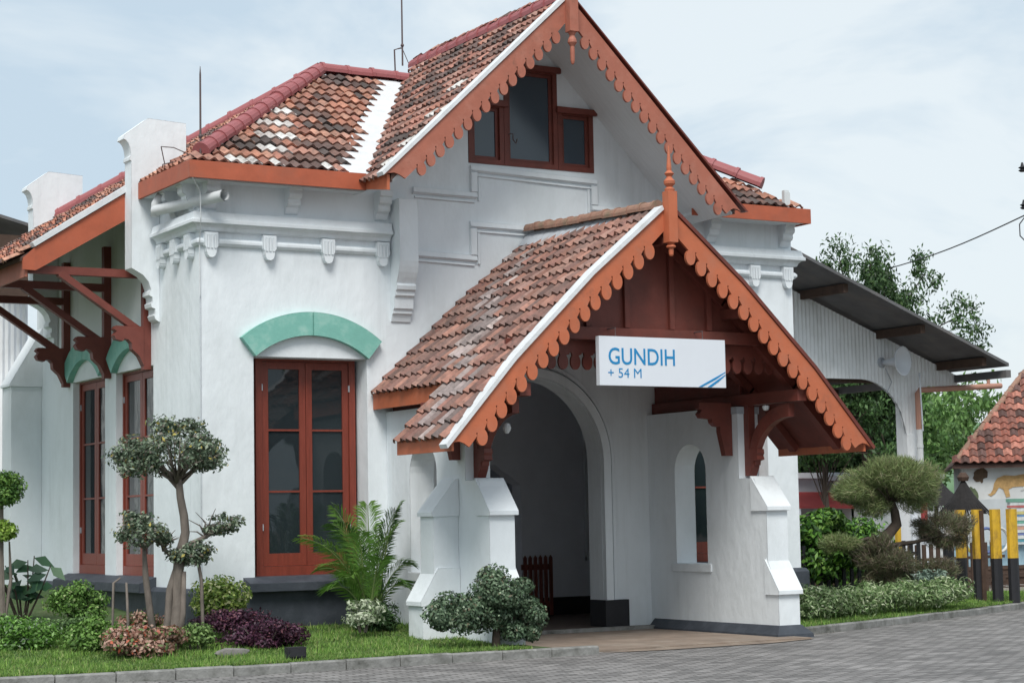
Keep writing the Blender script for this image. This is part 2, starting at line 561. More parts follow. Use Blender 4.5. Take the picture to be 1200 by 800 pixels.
# side wall with two window openings
g = MB()
so = [(W + .322, -.1), (28.3, -.1), (28.3, 5.62), (W + .322, 5.62)]
so2 = so
g.prism([so, win_hole(23.39, 24.80, .86, 3.5), win_hole(25.24, 26.60, .86, 3.5)], FY(XL), 0, .32)
g.build('side_wall', M['plaster'], B)
g = MB(); g.box(XR_ - .32, XR_, W + .322, 28.3, -.1, 5.62)
g.build('side_wall', M['plaster'], B)
g = MB()
g.prism([[(XL + .322, 0), (XR_ - .322, 0), (XR_ - .322, 5.6), (XL + .322, 5.6)], win_hole(13.2, 14.86, 0.1, 2.3)], FX(28.0), 0, .3)
g.build('back_wall', M['plaster_dim'], B)
# inner hall behind the arch
g = MB()
g.prism([[(11.62, .07), (17.08, .07), (17.08, 4.4), (11.62, 4.4)], [(13.3, .07), (14.84, .07), (14.84, 2.0), (14.4, 2.3), (13.7, 2.3), (13.3, 2.0)], win_hole(15.98, 16.8, .92, 3.13)], FX(25.1), 0, .25)
g.box(11.4, 11.618, 22.13, 25.35, .0, 4.4)
g.box(11.4, 17.08, 22.13, 28.0, 4.402, 4.5)
g.build('inner_wall', M['plaster_dim'], B)
g = MB(); g.box(14.86, 15.96, 25.06, 25.1 - .002, .072, .33); g.box(15.96, 17.08, 25.06, 25.098, .072, .33)
g.build('skirting', M['black'], B)
g = MB(); g.box(15.98, 16.8, 25.16, 25.2, .92, 3.13)
g.build('inner_window', M['darkred'], B)
g = MB(); g.box(15.94, 15.979, 25.04, 25.099, .86, 3.2); g.box(15.94, 16.85, 25.02, 25.099, .86, .915)
g.build('window_trim', M['plaster'], B)

# --- arch mouldings
def arch_band(r0, r1, y0, y1, z0=.42):
    g = MB()
    outer = [(arch_c[0] + r1, z0)] + arcpts(*arch_c, r1, 0, 180, 30) + [(arch_c[0] - r1, z0), (arch_c[0] - r0, z0)] + arcpts(*arch_c, r0, 180, 0, 30) + [(arch_c[0] + r0, z0)]
    g.prism([outer], FX(y0), 0, y1 - y0)
    return g
g = arch_band(1.075, 1.19, W - .075, W - .002)
g.build('arch_moulding', M['plaster'], B)
arch_band(1.225, 1.275, W - .035, W - .002).build('arch_moulding', M['plaster'], B)
for sx in (-1, 1):
    a, b = sorted((arch_c[0] + sx * 1.05, arch_c[0] + sx * 1.42))
    g = MB(); g.box(a, b, W - .08, W + .30, -.05, .42)
    g.build('arch_base', M['black'], B)

# --- gable pilasters with corbels, stepped string mouldings
def corbel_profile():
    # (y, z): from wall plane out to the projecting strip
    y0, y1 = W, W - .27
    pts = [(y0, 5.5), (y1, 5.5), (y1, 4.72)]
    pts += [(y1 + .10 * t - .02 * math.sin(math.pi * t), 4.72 - .27 * t) for t in (.25, .5, .75, 1)]
    pts += [(y1 + .075, 4.42), (y1 + .085, 4.37), (y1 + .12, 4.36), (y1 + .12, 4.30), (y1 + .155, 4.28), (y1 + .165, 4.14), (y1 + .195, 4.13), (y1 + .195, 4.08), (y1 + .225, 4.07), (y1 + .25, 3.98), (y0, 3.98)]
    return pts
for x0 in (11.05, 14.82):
    g = MB(); g.prism([corbel_profile()], FY(x0), 0, .265)
    g.build('pilaster', M['plaster'], B)
def stepped(pts, w, y):
    """mitre-free stepped moulding along an x-z polyline made of horizontal/vertical runs"""
    g = MB()
    for k, (off, ww, pr) in enumerate(((0, w, .05), (-w * .9, w * .35, .028))):
        P = [(x, z) for x, z in pts]
        for i in range(len(P) - 1):
            (x0, z0), (x1, z1) = P[i], P[i + 1]
            if abs(z0 - z1) < .1:   # run
                a, b = x0, x1
                g.add(*quadbar(a, z0 + off, b, z1 + off, ww, y, pr))
            else:
                zl, zh = min(z0, z1), max(z0, z1)
                xx = x0 + (-off if x0 < 13 else off)
                g.box(xx - ww / 2, xx + ww / 2, y - pr, y - .002, zl + off + ww / 2 + .001, zh + off - ww / 2 - .001)
    return g
def quadbar(x0, z0, x1, z1, w, y, pr):
    vs = [(x0 - w / 2, y - .002, z0 - w / 2), (x1 + w / 2, y - .002, z1 - w / 2), (x1 + w / 2, y - .002, z1 + w / 2), (x0 - w / 2, y - .002, z0 + w / 2)]
    vs += [(x0 - w / 2, y - pr, z0 - w * .22), (x1 + w / 2, y - pr, z1 - w * .22), (x1 + w / 2, y - pr * .8, z1 + w / 2), (x0 - w / 2, y - pr * .8, z0 + w / 2)]
    return vs, [(0, 1, 2, 3), (4, 5, 6, 7), (0, 4, 5, 1), (1, 5, 6, 2), (2, 6, 7, 3), (3, 7, 4, 0)]
g = stepped([(11.42, 5.66), (12.26, 5.65), (12.26, 6.0), (14.10, 5.95), (14.10, 5.6), (14.75, 5.6)], .09, W)
g.build('string_moulding', M['plaster'], B)
g = stepped([(11.42, 4.85), (12.24, 4.83), (12.24, 5.27), (14.10, 5.25), (14.10, 4.8), (14.75, 4.8)], .09, W)
g.build('string_moulding', M['plaster'], B)

# --- wing cornices
pathL = [(11.03, W), (XL, W), (XL, 23.12)]
pathR = [(XR_, 27.9), (XR_, W), (15.1, W)]
corn = [(.0, 4.97), (.055, 4.98), (.07, 5.02), (.10, 5.05), (.145, 5.06), (.145, 5.10), (.125, 5.115), (.10, 5.20), (0, 5.205)]
roll = [(0, 4.80), (.03, 4.805), (.055, 4.835), (.055, 4.865), (.03, 4.895), (0, 4.90)]
for p in (pathL, pathR):
    g = MB(); g.sweep(corn, p); g.build('cornice', M['plaster'], B)
    g = MB(); g.sweep(roll, p); g.build('cornice_roll', M['plaster'], B)
def tongue(cx, plane, along):   # fluted pendant under the cornice
    g = MB()
    w = .17
    P = [(-w / 2, 4.965), (-w / 2, 4.80), (-w / 2 + .018, 4.775), (-w * .36, 4.72)] + arcpts(0, 4.72, w * .34, 180, 360, 8) + [(w * .36, 4.72), (w / 2 - .018, 4.775), (w / 2, 4.80), (w / 2, 4.965)]
    if along == 'x':
        f = lambda u, v, ww: (cx + u, plane - ww, v)
    else:
        f = lambda u, v, ww: (plane - ww, cx + u, v)
    g.prism([P], f, .002, .085)
    for k in (-.045, 0, .045):
        P2 = [(k - .012, 4.77), (k + .012, 4.77), (k + .012, 4.93), (k - .012, 4.93)]
        g.prism([P2], f, .087, .097)
    return g
for x in (8.64, 9.39, 10.17, 10.92, 15.35, 16.15, 16.72, 17.3):
    tongue(x, W, 'x').build('pendant', M['plaster'], B)
for y in (22.02, 22.5, 22.98):
    tongue(y, XL, 'y').build('pendant', M['plaster'], B)
def modillion(c, plane, along):
    g = MB()
    P = [(0, 5.60), (.19, 5.60), (.19, 5.535), (.165, 5.52), (.175, 5.48), (.165, 5.445), (.12, 5.42), (.125, 5.38), (.11, 5.35), (.06, 5.325), (.03, 5.26), (0, 5.24)]
    if along == 'x':
        f = lambda u, v, ww: (c + ww, plane - u, v)
    else:
        f = lambda u, v, ww: (plane - u, c + ww, v)
    g.prism([P], f, -.085, .085)
    return g
for x in (8.64, 9.70, 10.92, 16.0, 17.28):
    modillion(x, W, 'x').build('modillion', M['plaster'], B)
for y in (22.0, 22.6):
    modillion(y, XL, 'y').build('modillion', M['plaster'], B)

# --- plinth and sills
g = MB()
pl = [(0, -.1), (.09, -.1), (.08, .70), (.05, .745), (0, .75)]
g.sweep(pl, [(10.85, W), (XL, W), (XL, 28.04)])
g.build('plinth', M['plinth'], B)
g = MB(); g.sweep(pl, [(XR_, 28.2), (XR_, W), (15.35, W)])
g.build('plinth', M['plinth'], B)
for (a, b) in ((9.05, 10.8), (15.3, 17.0)):
    g = MB()
    g.prism([[(W - .20, .70), (W - .20, .80), (W - .0, .868), (W + .24, .872), (W + .24, .70)]], FY(a), 0, b - a)
    g.build('window_sill', M['plinth'], B)
g = MB()
g.prism([[(XL - .22, .68), (XL - .22, .79), (XL, .868), (XL + .24, .872), (XL + .24, .68)]], lambda u, v, w: (u, 23.3 + w, v), 0, 3.5)
g.build('window_sill', M['plinth'], B)

# --- casement windows
def casement(face, a, b, z0, z1, depth):
    """face 'x': window in the front plane, a..b along X; 'y': in the side plane, along Y"""
    if face == 'x':
        f = lambda u, v, w: (u, depth + w, v)
        def bx(g, u0, u1, w0, w1, v0, v1): g.box(u0, u1, depth + w0, depth + w1, v0, v1)
    else:
        f = lambda u, v, w: (depth + w, u, v)
        def bx(g, u0, u1, w0, w1, v0, v1): g.box(depth + w0, depth + w1, u0, u1, v0, v1)
    t = .085
    g = MB()
    g.prism([[(a, z0), (b, z0), (b, z1), (a, z1)], [(a + t, z0 + .12), (b - t, z0 + .12), (b - t, z1 - t * 1.05), (a + t, z1 - t * 1.05)]], f, 0, .09)
    fr = g.build('casement_window', M['window_wood'], B)
    c = (a + b) / 2
    za, zb = z0 + .124, z1 - t * 1.05 - .004
    for (u0, u1) in ((a + t + .004, c - .003), (c + .003, b - t - .004)):
        st = .082
        H = (zb - za - .15 - .09)
        holes, panes = [], []
        zc = za + .15
        for k in range(3):
            h0 = zc + H * k / 3 + (.012 if k else 0)
            h1 = zc + H * (k + 1) / 3 - (.012 if k < 2 else 0)
            holes.append([(u0 + st, h0), (u1 - st, h0), (u1 - st, h1), (u0 + st, h1)])
            panes.append((u0 + st - .01, u1 - st + .01, h0 - .008, h1 + .008))
        g = MB()
        g.prism([[(u0, za), (u1, za), (u1, zb), (u0, zb)]] + holes, f, .018, .062)
        g.build('sash', M['window_wood'], fr)
        for p in panes:
            g = MB(); bx(g, p[0], p[1], .036, .042, p[2], p[3])
            g.build('pane', M['glass'], fr)
        hx = u0 - .004 if u0 < c - .1 else u1 + .004
        for hz in (z0 + .55, z1 - .45):
            g = MB(); bx(g, hx - .006, hx + .006, -.006, .016, hz, hz + .08)
            g.build('hinge', M['mortar'], fr)
casement('x', 9.33, 10.665, .865, 3.56, 22.05)
casement('x', 15.45, 16.84, .865, 3.56, 22.05)
casement('y', 23.33, 24.85, .868, 3.56, 8.61)
casement('y', 25.18, 26.64, .868, 3.56, 8.61)

# teal segmental arches
def teal_arch(c, face, clip, z_spring, span_in):
    rise = .27
    ri = (span_in ** 2 + rise ** 2) / (2 * rise)
    zc = z_spring + rise - ri
    a_in = math.degrees(math.asin(span_in / ri))
    ro = ri + .285
    g = MB()
    for s0, s1 in ((90 + a_in * (1 - clip), 90.35), (89.65, 90 - a_in)):
        outer = arcpts(c, zc, ro, s0, s1, 12) + arcpts(c, zc, ri, s1, s0, 12)
        if face == 'x':
            g.prism([outer], lambda u, v, w: (u, W - w, v), .002, .085)
        else:
            g.prism([outer], lambda u, v, w: (XL - w, u, v), .002, .085)
    s0, s1 = 90.35, 89.65
    outer = arcpts(c, zc, ro, s0, s1, 2) + arcpts(c, zc, ri, s1, s0, 2)
    if face == 'x':
        g.prism([outer], lambda u, v, w: (u, W - w, v), .002, .074)
    else:
        g.prism([outer], lambda u, v, w: (XL - w, u, v), .002, .074)
    return g.build('window_arch', M['teal'], B)
teal_arch(9.95, 'x', 0, 3.50, .75)
teal_arch(16.15, 'x', 0, 3.50, .75)
teal_arch(24.1, 'y', .30, 3.50, .66)
teal_arch(25.95, 'y', 0, 3.50, .66)

# --- gable window
def gable_light(a, b, z0, z1, cap):
    y = W - .01
    f = FX(y)
    g = MB()
    t = .065
    g.prism([[(a, z0), (b, z0), (b, z1), (a, z1)], [(a + t, z0 + t), (b - t, z0 + t), (b - t, z1 - t), (a + t, z1 - t)]], f, 0, .12)
    if cap:
        g.box(a - .03, b + .04, y - .05, y - .003, z1 - .05, z1 + .03)
    return g
cw = MB()
for args in ((12.205, 12.735, 6.08, 6.90, 1), (12.74, 13.56, 6.08, 7.42, 1), (13.565, 14.12, 6.08, 6.90, 1)):
    gg = gable_light(*args); cw.add(gg.v, gg.f)
gw = cw.build('gable_window', M['darkred'], B)
for a, b, z0, z1 in ((12.27, 12.67, 6.145, 6.835), (12.805, 13.495, 6.145, 7.355), (13.63, 14.055, 6.145, 6.835)):
    g = MB()
    g.prism([[(a + .002, z0 + .002), (b - .002, z0 + .002), (b - .002, z1 - .002), (a + .002, z1 - .002)], [(a + .045, z0 + .045), (b - .045, z0 + .045), (b - .045, z1 - .045), (a + .045, z1 - .045)]], FX(W + .03), 0, .04)
    g.build('sash', M['darkred'], gw)
    g = MB(); g.box(a + .03, b - .03, W + .045, W + .052, z0 + .03, z1 - .03)
    g.build('pane', M['gable_glass'], gw)
g = MB(); g.tube([(12.80, W - .02, 6.50), (12.84, W - .06, 6.50), (12.84, W - .06, 6.42), (12.89, W - .05, 6.38), (12.91, W - .05, 6.44)], .008, 6)
g.build('window_stay', M['metal'], gw)

# --- far-left buttress with sloped cap
def buttress_cap_x(g, x0, x1, y0, y1, z0, z1):
    """cap sloping down towards -X"""
    g.prism([[(x0 - .02, z0), (x0 - .02, z0 + .035), (x1, z1), (x1, z0)]], lambda u, v, w: (u, y0 - .02 + w, v), 0, y1 - y0 + .04)
g = MB(); g.box(8.07, 8.518, 28.05, 28.5, -.1, 3.54)
g.prism([[(8.04, 3.542), (8.04, 3.58), (8.518, 4.4), (8.518, 3.542)]], lambda u, v, w: (u, 28.02 + w, v), 0, .5)
g.build('buttress', M['plaster'], B)

# --- parapet piers on the side wall
def pier(y):
    P = [(8.87, 6.55), (8.37, 6.575), (8.06, 6.34), (8.05, 6.29)]
    P += [(8.05 + .095 * math.sin(R_(a)), 6.29 - .20 * (1 - math.cos(R_(a)))) for a in (20, 40, 60, 80, 90)]
    P += [(8.13, 6.07), (8.13, 6.03), (8.15, 6.02), (8.15, 4.68)]
    P += [(8.20, 4.655), (8.30, 4.60), (8.37, 4.52), (8.405, 4.42), (8.38, 4.40), (8.375, 4.35), (8.42, 4.33), (8.425, 4.27), (8.40, 4.25), (8.41, 4.20), (8.455, 4.185), (8.455, 4.12), (8.44, 4.10), (8.46, 4.05), (8.516, 4.02)]
    P += [(8.516, 5.40), (8.87, 5.40)]
    g = MB(); g.prism([P], lambda u, v, w: (u, y + w, v), 0, .24)
    return g.build('parapet_pier', M['plaster'], B)
pier(23.14); pier(27.27)

# ================================================================ ROOFS
def tiles(name, O, U, V, ul, vl, inside, tw, te, palette, parent=B, seed=1, amp=1.0, lift=.0, dark=None, grey=None, white=()):
    rr = random.Random(seed)
    O, U, V = Vector(O), Vector(U).normalized(), Vector(V).normalized()
    Nn = U.cross(V).normalized()
    if Nn.z < 0:
        Nn = -Nn
    prof = [(k / 8 * 1.02, .045 * (.5 - .5 * math.cos(2 * math.pi * k / 8 + .25)) ** 1.15) for k in range(9)]
    prof = [(a, h * amp) for a, h in prof]
    isdark = False
    g = MB()
    nu, nv = int(ul / tw) + 1, int(vl / te) + 1
    for j in range(nv):
        rowj = rr.uniform(-.012, .012)
        for i in range(nu):
            uc, vc = (i + .5) * tw, (j + .5) * te
            if not inside(uc, vc):
                continue
            c = rr.choice(palette)
            if dark:
                if rr.random() < .35:
                    isdark = rr.random() < dark
                if isdark:
                    c = rr.choice([(.10, .08, .075), (.15, .10, .09), (.20, .12, .10)])
            if grey:
                q = grey(uc / max(ul, .01), O.z + V.z * vc)
                if rr.random() < q:
                    c = rr.choice([(.35, .29, .28), (.29, .24, .23), (.40, .33, .31), (.23, .18, .17)])
            w3 = O + U * uc + V * vc
            wj = False
            for (wx, wy, ww, wh) in white:
                if abs(w3.x - wx) < ww and abs(w3.y - wy) < wh and rr.random() < .75:
                    c = rr.choice([(.58, .56, .53), (.48, .45, .43), (.64, .63, .61)]); wj = True; isdark = False
            k = rr.uniform(.72, 1.2) if not wj else 1
            c = tuple(x * k for x in c)
            du, dv, dn, rot = rr.uniform(-.006, .006), rr.uniform(-.014, .014) + rowj, rr.uniform(-.004, .009), rr.uniform(-.02, .02)
            vs = []
            for (vv, hh) in ((-.07 * te, .034), (1.1 * te, -.008)):
                for (a, h) in prof:
                    u = i * tw + a * tw + du + rot * vv
                    vs.append(O + U * u + V * (j * te + vv + dv) + Nn * (h * 1.05 * (tw / .17) + hh + dn + .03 + lift))
            n = len(prof)
            for (a, h) in prof:   # front lip
                u = i * tw + a * tw + du
                vs.append(O + U * u + V * (j * te - .07 * te + dv + .008) + Nn * (h * 1.05 * (tw / .17) + dn + .030 + lift))
            fs = []
            for q in range(n - 1):
                fs.append((q, q + 1, n + q + 1, n + q))
                fs.append((2 * n + q, 2 * n + q + 1, q + 1, q))
            g.add(vs, fs, c)
    return g.build(name, M['tile'], parent)

def slab(g, pts, th):
    """plate from a top polygon, thickness straight down"""
    n = len(pts)
    vs = [tuple(p) for p in pts] + [(p[0], p[1], p[2] - th) for p in pts]
    fs = [tuple(range(n)), tuple(range(2 * n - 1, n - 1, -1))] + [(i, (i + 1) % n, n + (i + 1) % n, n + i) for i in range(n)]
    g.add(vs, fs)

def ridge_caps(p, q, r, seg, parent=B, m='ridge', name='ridge_caps'):
    p, q = Vector(p), Vector(q)
    d = q - p
    n = max(1, round(d.length / seg))
    u = d.normalized()
    side = u.cross(Vector((0, 0, 1))).normalized()
    up = side.cross(u).normalized()
    g = MB()
    for i in range(n):
        a = p + d * (i / n)
        b = p + d * ((i + 1) / n) + u * .02
        ja = random.uniform(-.008, .008)
        rings = [(a, r * 1.12), (a + u * .045, r * 1.12), (a + u * .05, r), (b, r * .97)]
        vs = []
        for c, rad in rings:
            for k in range(9):
                t = R_(-15 + 210 * k / 8)
                vs.append(c + side * math.cos(t) * rad + up * (math.sin(t) * rad + ja))
        fs = []
        for ri in range(3):
            for k in range(8):
                fs.append((ri * 9 + k, ri * 9 + k + 1, (ri + 1) * 9 + k + 1, (ri + 1) * 9 + k))
        fs.append(tuple(range(9)))
        g.add(vs, fs)
    return g.build(name, M[m], parent)

PM = [(.44, .21, .145), (.40, .185, .13), (.48, .26, .19), (.34, .16, .12), (.38, .20, .155), (.43, .24, .185)]
PG = [(.36, .17, .125), (.30, .14, .11), (.42, .21, .165), (.24, .125, .10), (.15, .10, .09), (.34, .20, .16), (.40, .24, .20)]
PP = [(.30, .155, .12), (.27, .14, .115), (.34, .18, .14), (.23, .13, .11), (.27, .165, .14), (.32, .19, .155), (.19, .12, .105)]
PC = [(.48, .20, .13), (.42, .17, .11), (.36, .15, .11), (.25, .12, .09), (.45, .24, .17), (.14, .09, .08)]
ks = .648
ex, ey, ez = 8.264, 21.4, 5.70
apx = (11.37, 24.5, ez + ks * 3.106)
rxe = 17.42
apr = (14.32, 24.5, ez + ks * 3.1)
def valley_x(y):       # left valley with the cross gable
    return 13.08 - (8.07 - (ez + ks * (y - ey))) / SL
def valley_xr(y):
    return 13.08 + (8.07 - (ez + ks * (y - ey))) / SR
# decks
g = MB()
slab(g, [(ex, ey, ez), (10.56, ey, ez), (valley_x(24.5) - .02, 24.5, apx[2]), apx], .05)
slab(g, [(ex, 27.6, ez), (ex, ey + .002, ez), (apx[0], apx[1] + .0, apx[2])], .05)
slab(g, [(6.86, 23.39, ez + ks * (6.86 - ex)), (ex - .002, 23.39, ez - .001), (ex - .002, 27.25, ez - .001), (6.86, 27.25, ez + ks * (6.86 - ex))], .05)
slab(g, [(ex, 27.6, ez), (apx[0], 24.502, apx[2]), (apr[0], 24.502, apr[2]), (rxe, 27.6, ez)], .05)
slab(g, [(rxe, ey, ez), (rxe, 27.6, ez), (apr[0], apr[1], apr[2])], .05)
slab(g, [(15.52, ey, ez), (rxe - .002, ey, ez), (apr[0] - .002, 24.498, apr[2]), (valley_xr(24.5) + .02, 24.498, apr[2])], .05)
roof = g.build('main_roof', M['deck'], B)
g = MB()
slab(g, [(10.42, 21.3, ez - .12), (8.4, 21.55, ez - .12), (XL, W, ez - .10), (10.6, W, ez - .10)], .02)
# soffit boards under eaves
g = MB()
g.sweep([(.0, 5.555), (.22, 5.555), (.22, 5.60), (0, 5.60)], [(10.6, W - .002), (XL - .002, W - .002), (XL - .002, 23.13)])
g.build('eave_soffit', M['soffit'], B)
g = MB(); g.box(15.46, 17.40, 21.44, W - .002, 5.555, 5.60)
g.build('eave_soffit', M['soffit'], B)
L1 = math.hypot(1, ks)
tiles('roof_tiles', (8.2, ey + .06, ez + .02), (1, 0, 0), (0, 1, ks), 5.0, 3.15 * L1,
      lambda u, v: (8.2 + u) > ex + (v / L1) + .02 and (8.2 + u) < valley_x(ey + v / L1) - .34 and v / L1 < 3.0, .14, .225, PM, roof, 3, dark=.36, white=((9.95, 22.70, .30, .09), (9.75, 22.33, .30, .09), (9.5, 21.97, .22, .09), (9.35, 21.62, .30, .09), (10.0, 23.1, .28, .09), (8.85, 21.55, .14, .09), (10.1, 21.62, .1, .09)))
tiles('roof_tiles', (ex + .05, 27.6, ez + .02), (0, -1, 0), (1, 0, ks), 6.3, 3.15 * L1,
      lambda u, v: v / L1 + .04 < min(u, 6.2 - u), .14, .225, PM, roof, 4, dark=.3)
tiles('roof_tiles', (6.70, 27.25, ez + ks * (6.70 - ex)), (0, -1, 0), (1, 0, ks), 3.83, (ex - 6.70) * L1 - .05,
      lambda u, v: u < 3.80, .14, .225, PC, roof, 5, dark=.2)
tiles('roof_tiles', (12.6, ey + .06, ez + .02), (1, 0, 0), (0, 1, ks), 5.0, 3.15 * L1,
      lambda u, v: (12.6 + u) < rxe - v / L1 - .02 and (12.6 + u) > valley_xr(ey + v / L1) and v / L1 < 3.0, .14, .225, PM, roof, 6, dark=.25)
ridge_caps((ex + .20, ey + .20, ez + .20), (apx[0], apx[1], apx[2] + .06), .10, .30, roof)
ridge_caps((ex + .05, 27.55, ez + .10), (apx[0], apx[1], apx[2] + .06), .105, .36, roof)
ridge_caps((apx[0], 24.5, apx[2] + .06), (12.9, 24.5, apx[2] + .06), .105, .36, roof)
ridge_caps((rxe - .45, ey + .45, ez + .42), (apr[0], apr[1], apr[2] + .09), .11, .36, roof)
ridge_caps((rxe - .05, 27.55, ez + .10), (apr[0], apr[1], apr[2] + .09), .105, .36, roof)
# valley flashing
g = MB()
pts = []
for i in range(13):
    y = ey + 3.05 * i / 12
    z = ez + ks * (y - ey) + .045
    pts.append(((valley_x(y) - .40 - .05 * random.random(), y, z), (valley_x(y) + .03, y, z)))
vs = [p for pr in pts for p in pr]
g.add(vs, [(2 * i, 2 * i + 1, 2 * i + 3, 2 * i + 2) for i in range(12)])
g.build('valley_flashing', M['whitecap'], roof)
rp = random.Random(5)
# eave fascias of the wings
g = MB()
fas = [(0, 5.54), (.03, 5.54), (.03, 5.745), (0, 5.745)]
g.sweep(fas, [(10.52, ey), (ex, ey), (ex, 23.13)])
g.build('eave_fascia', M['rust_orange'], roof)
g = MB()
g.sweep(fas, [(rxe, 27.6), (rxe, ey), (15.42, ey)])
g.build('eave_fascia', M['rust_orange'], roof)

# --- cross gable roof
yg = 20.67
g = MB()
def zl(x): return zgab(x) - .03
XG0, XG1 = 10.52, 15.62
def vyl(x): return min(24.8, max(21.36, ey + ((8.07 - SL * (13.08 - x)) - ez) / ks))
def vyr(x): return min(24.8, max(21.36, ey + ((8.07 - SR * (x - 13.08)) - ez) / ks))
slab(g, [(XG0, yg + .03, zl(XG0)), (13.08, yg + .03, zl(13.08)), (13.08, 24.8, zl(13.08)), (10.62, 21.4, zl(10.62)), (XG0, 21.4, zl(XG0))], .07)
slab(g, [(13.082, yg + .03, zl(13.08)), (XG1, yg + .03, zl(XG1)), (XG1, 21.4, zl(XG1)), (15.5, 21.4, zl(15.5)), (13.082, 24.8, zl(13.08))], .07)
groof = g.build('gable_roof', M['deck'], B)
g = MB()
slab(g, [(XG0 + .03, yg + .05, zl(XG0 + .03) - .075), (13.07, yg + .05, zl(13.08) - .075), (13.07, W, zl(13.08) - .075), (XG0 + .03, W, zl(XG0 + .03) - .075)], .03)
slab(g, [(13.09, yg + .05, zl(13.08) - .075), (XG1 - .03, yg + .05, zl(XG1 - .03) - .075), (XG1 - .03, W, zl(XG1 - .03) - .075), (13.09, W, zl(13.08) - .075)], .03)
g.build('gable_soffit', M['soffit'], groof)
LG = math.hypot(1, SL)
tiles('roof_tiles', (XG0 - .04, 24.9, zgab(XG0 - .04) - .02), (0, -1, 0), (1, 0, SL), 4.3, 2.84 * LG,
      lambda u, v: (24.9 - u) > yg + .12 and (24.9 - u) < vyl(XG0 - .04 + v / LG) - .02, .13, .21, PG, groof, 8, dark=.22, white=((11.05, 21.05, .09, .22), (11.45, 21.25, .09, .35), (10.72, 21.0, .08, .14), (11.9, 21.4, .09, .25)))
LG2 = math.hypot(1, SR)
tiles('roof_tiles', (XG1 + .04, yg + .1, zgab(XG1 + .04) - .02), (0, 1, 0), (-1, 0, SR), 4.3, 2.66 * LG2,
      lambda u, v: (yg + .1 + u) < vyr(XG1 + .04 - v / LG2), .15, .25, PG, groof, 9)
ridge_caps((13.08, yg + .15, 8.08), (13.08, 24.9, 8.08), .12, .30, groof)
# side return fascia at the foot of the left slope
g = MB(); slab(g, [(10.47, yg + .04, 5.63), (10.51, yg + .04, 5.63), (10.56, 21.398, 5.745), (10.52, 21.398, 5.745)], .19)
g.build('eave_fascia', M['orange'], groof)

def bargeboard(pts_top, width, y, th, drop_r, pitch, skip0=0.1, skip1=0.12, foot=None, hang=1.32):
    """pts_top: polyline (x, z) from foot to apex; scalloped lower edge with hanging oval drops"""
    P = [Vector(p) for p in pts_top]
    low = [Vector((p.x, p.y - width)) for p in P]
    if foot:
        low[0] = Vector(foot)
    segs = [(low[i], low[i + 1]) for i in range(len(low) - 1)]
    total = sum((b - a).length for a, b in segs)
    def at(s):
        for a, b in segs:
            l = (b - a).length
            if s <= l + 1e-6:
                return a + (b - a) * (s / l), (b - a).normalized()
            s -= l
        return segs[-1][1], (segs[-1][1] - segs[-1][0]).normalized()
    edge = []
    if foot:
        a_, b_ = P[0], low[0]
        for t in (.25, .5, .75):
            q = a_.lerp(b_, t)
            edge.append(Vector((q.x, q.y + .055 * math.sin(math.pi * t))))
    edge.append(low[0])
    n = int((total - skip0 - skip1) / pitch)
    brk = []
    acc = 0
    for a, b in segs[:-1]:
        acc += (b - a).length
        brk.append((acc, b))
    for i in range(n):
        s = skip0 + pitch * (i + .5)
        p, d = at(s)
        nrm = Vector((d.y, -d.x))
        if nrm.y > 0: nrm = -nrm
        c = p + Vector((0, -drop_r * hang))
        rx, rz = drop_r, drop_r * 1.38
        # sample ellipse, keep those under the board line, ordered along d
        pts = []
        for k in range(28):
            t = 2 * math.pi * k / 28
            q = c + Vector((rx * math.cos(t), rz * math.sin(t)))
            pts.append(((q - p).dot(nrm), q, k))
        # rotate the list so it starts just after leaving the upper side
        idx = [k for k in range(28) if pts[k][0] > .012 and pts[k - 1][0] <= .012]
        k0 = idx[0]
        seq = []
        for k in range(28):
            e = pts[(k0 + k) % 28]
            if e[0] > .012:
                seq.append(e[1])
            else:
                break
        if seq and (seq[0] - p).dot(d) > (seq[-1] - p).dot(d):
            seq.reverse()
        a0 = p + d * min(-.012, (seq[0] - p).dot(d) + .012)
        a1 = p + d * max(.012, (seq[-1] - p).dot(d) - .012)
        # small hook-shaped bite before each drop
        edge.append(p - d * (pitch * .5))
        edge.append(p - d * (pitch * .5) - nrm * .03 + d * .012)
        edge.append(p - d * (pitch * .5) + d * .03 - nrm * .02)
        edge += seq
    edge.append(low[-1])
    poly = [tuple(p) for p in P] + [tuple(p) for p in reversed(edge)]
    # drop duplicates
    out = [poly[0]]
    for q in poly[1:]:
        if (Vector(q) - Vector(out[-1])).length > 1e-4:
            out.append(q)
    g = MB()
    g.prism([out], FX(y), 0, th)
    return g
ap = (13.075, 8.085)
g = bargeboard([(10.40, 5.60), ap], .27, yg, .035, .059, .178, .22, .10, foot=(10.70, 5.585))
g.build('bargeboard', M['faded_orange'], groof)
g = bargeboard([(15.70, 5.50), (13.08, 8.085)], .27, yg - .0, .035, .059, .178, .10, .10, foot=(15.46, 5.46))
g.build('bargeboard', M['faded_orange'], groof)
g = MB()
g.prism([[(10.40, 5.605), (13.0, 8.03), (13.0, 8.095), (10.38, 5.645)]], FX(yg - .02), 0, .16)
g.build('verge_mortar', M['whitecap'], groof)
g = MB()
g.prism([[(15.76, 5.50), (13.16, 8.05), (13.14, 8.09), (15.80, 5.50)]], FX(yg - .03), 0, .12)
g.build('verge_cap', M['darkred'], groof)
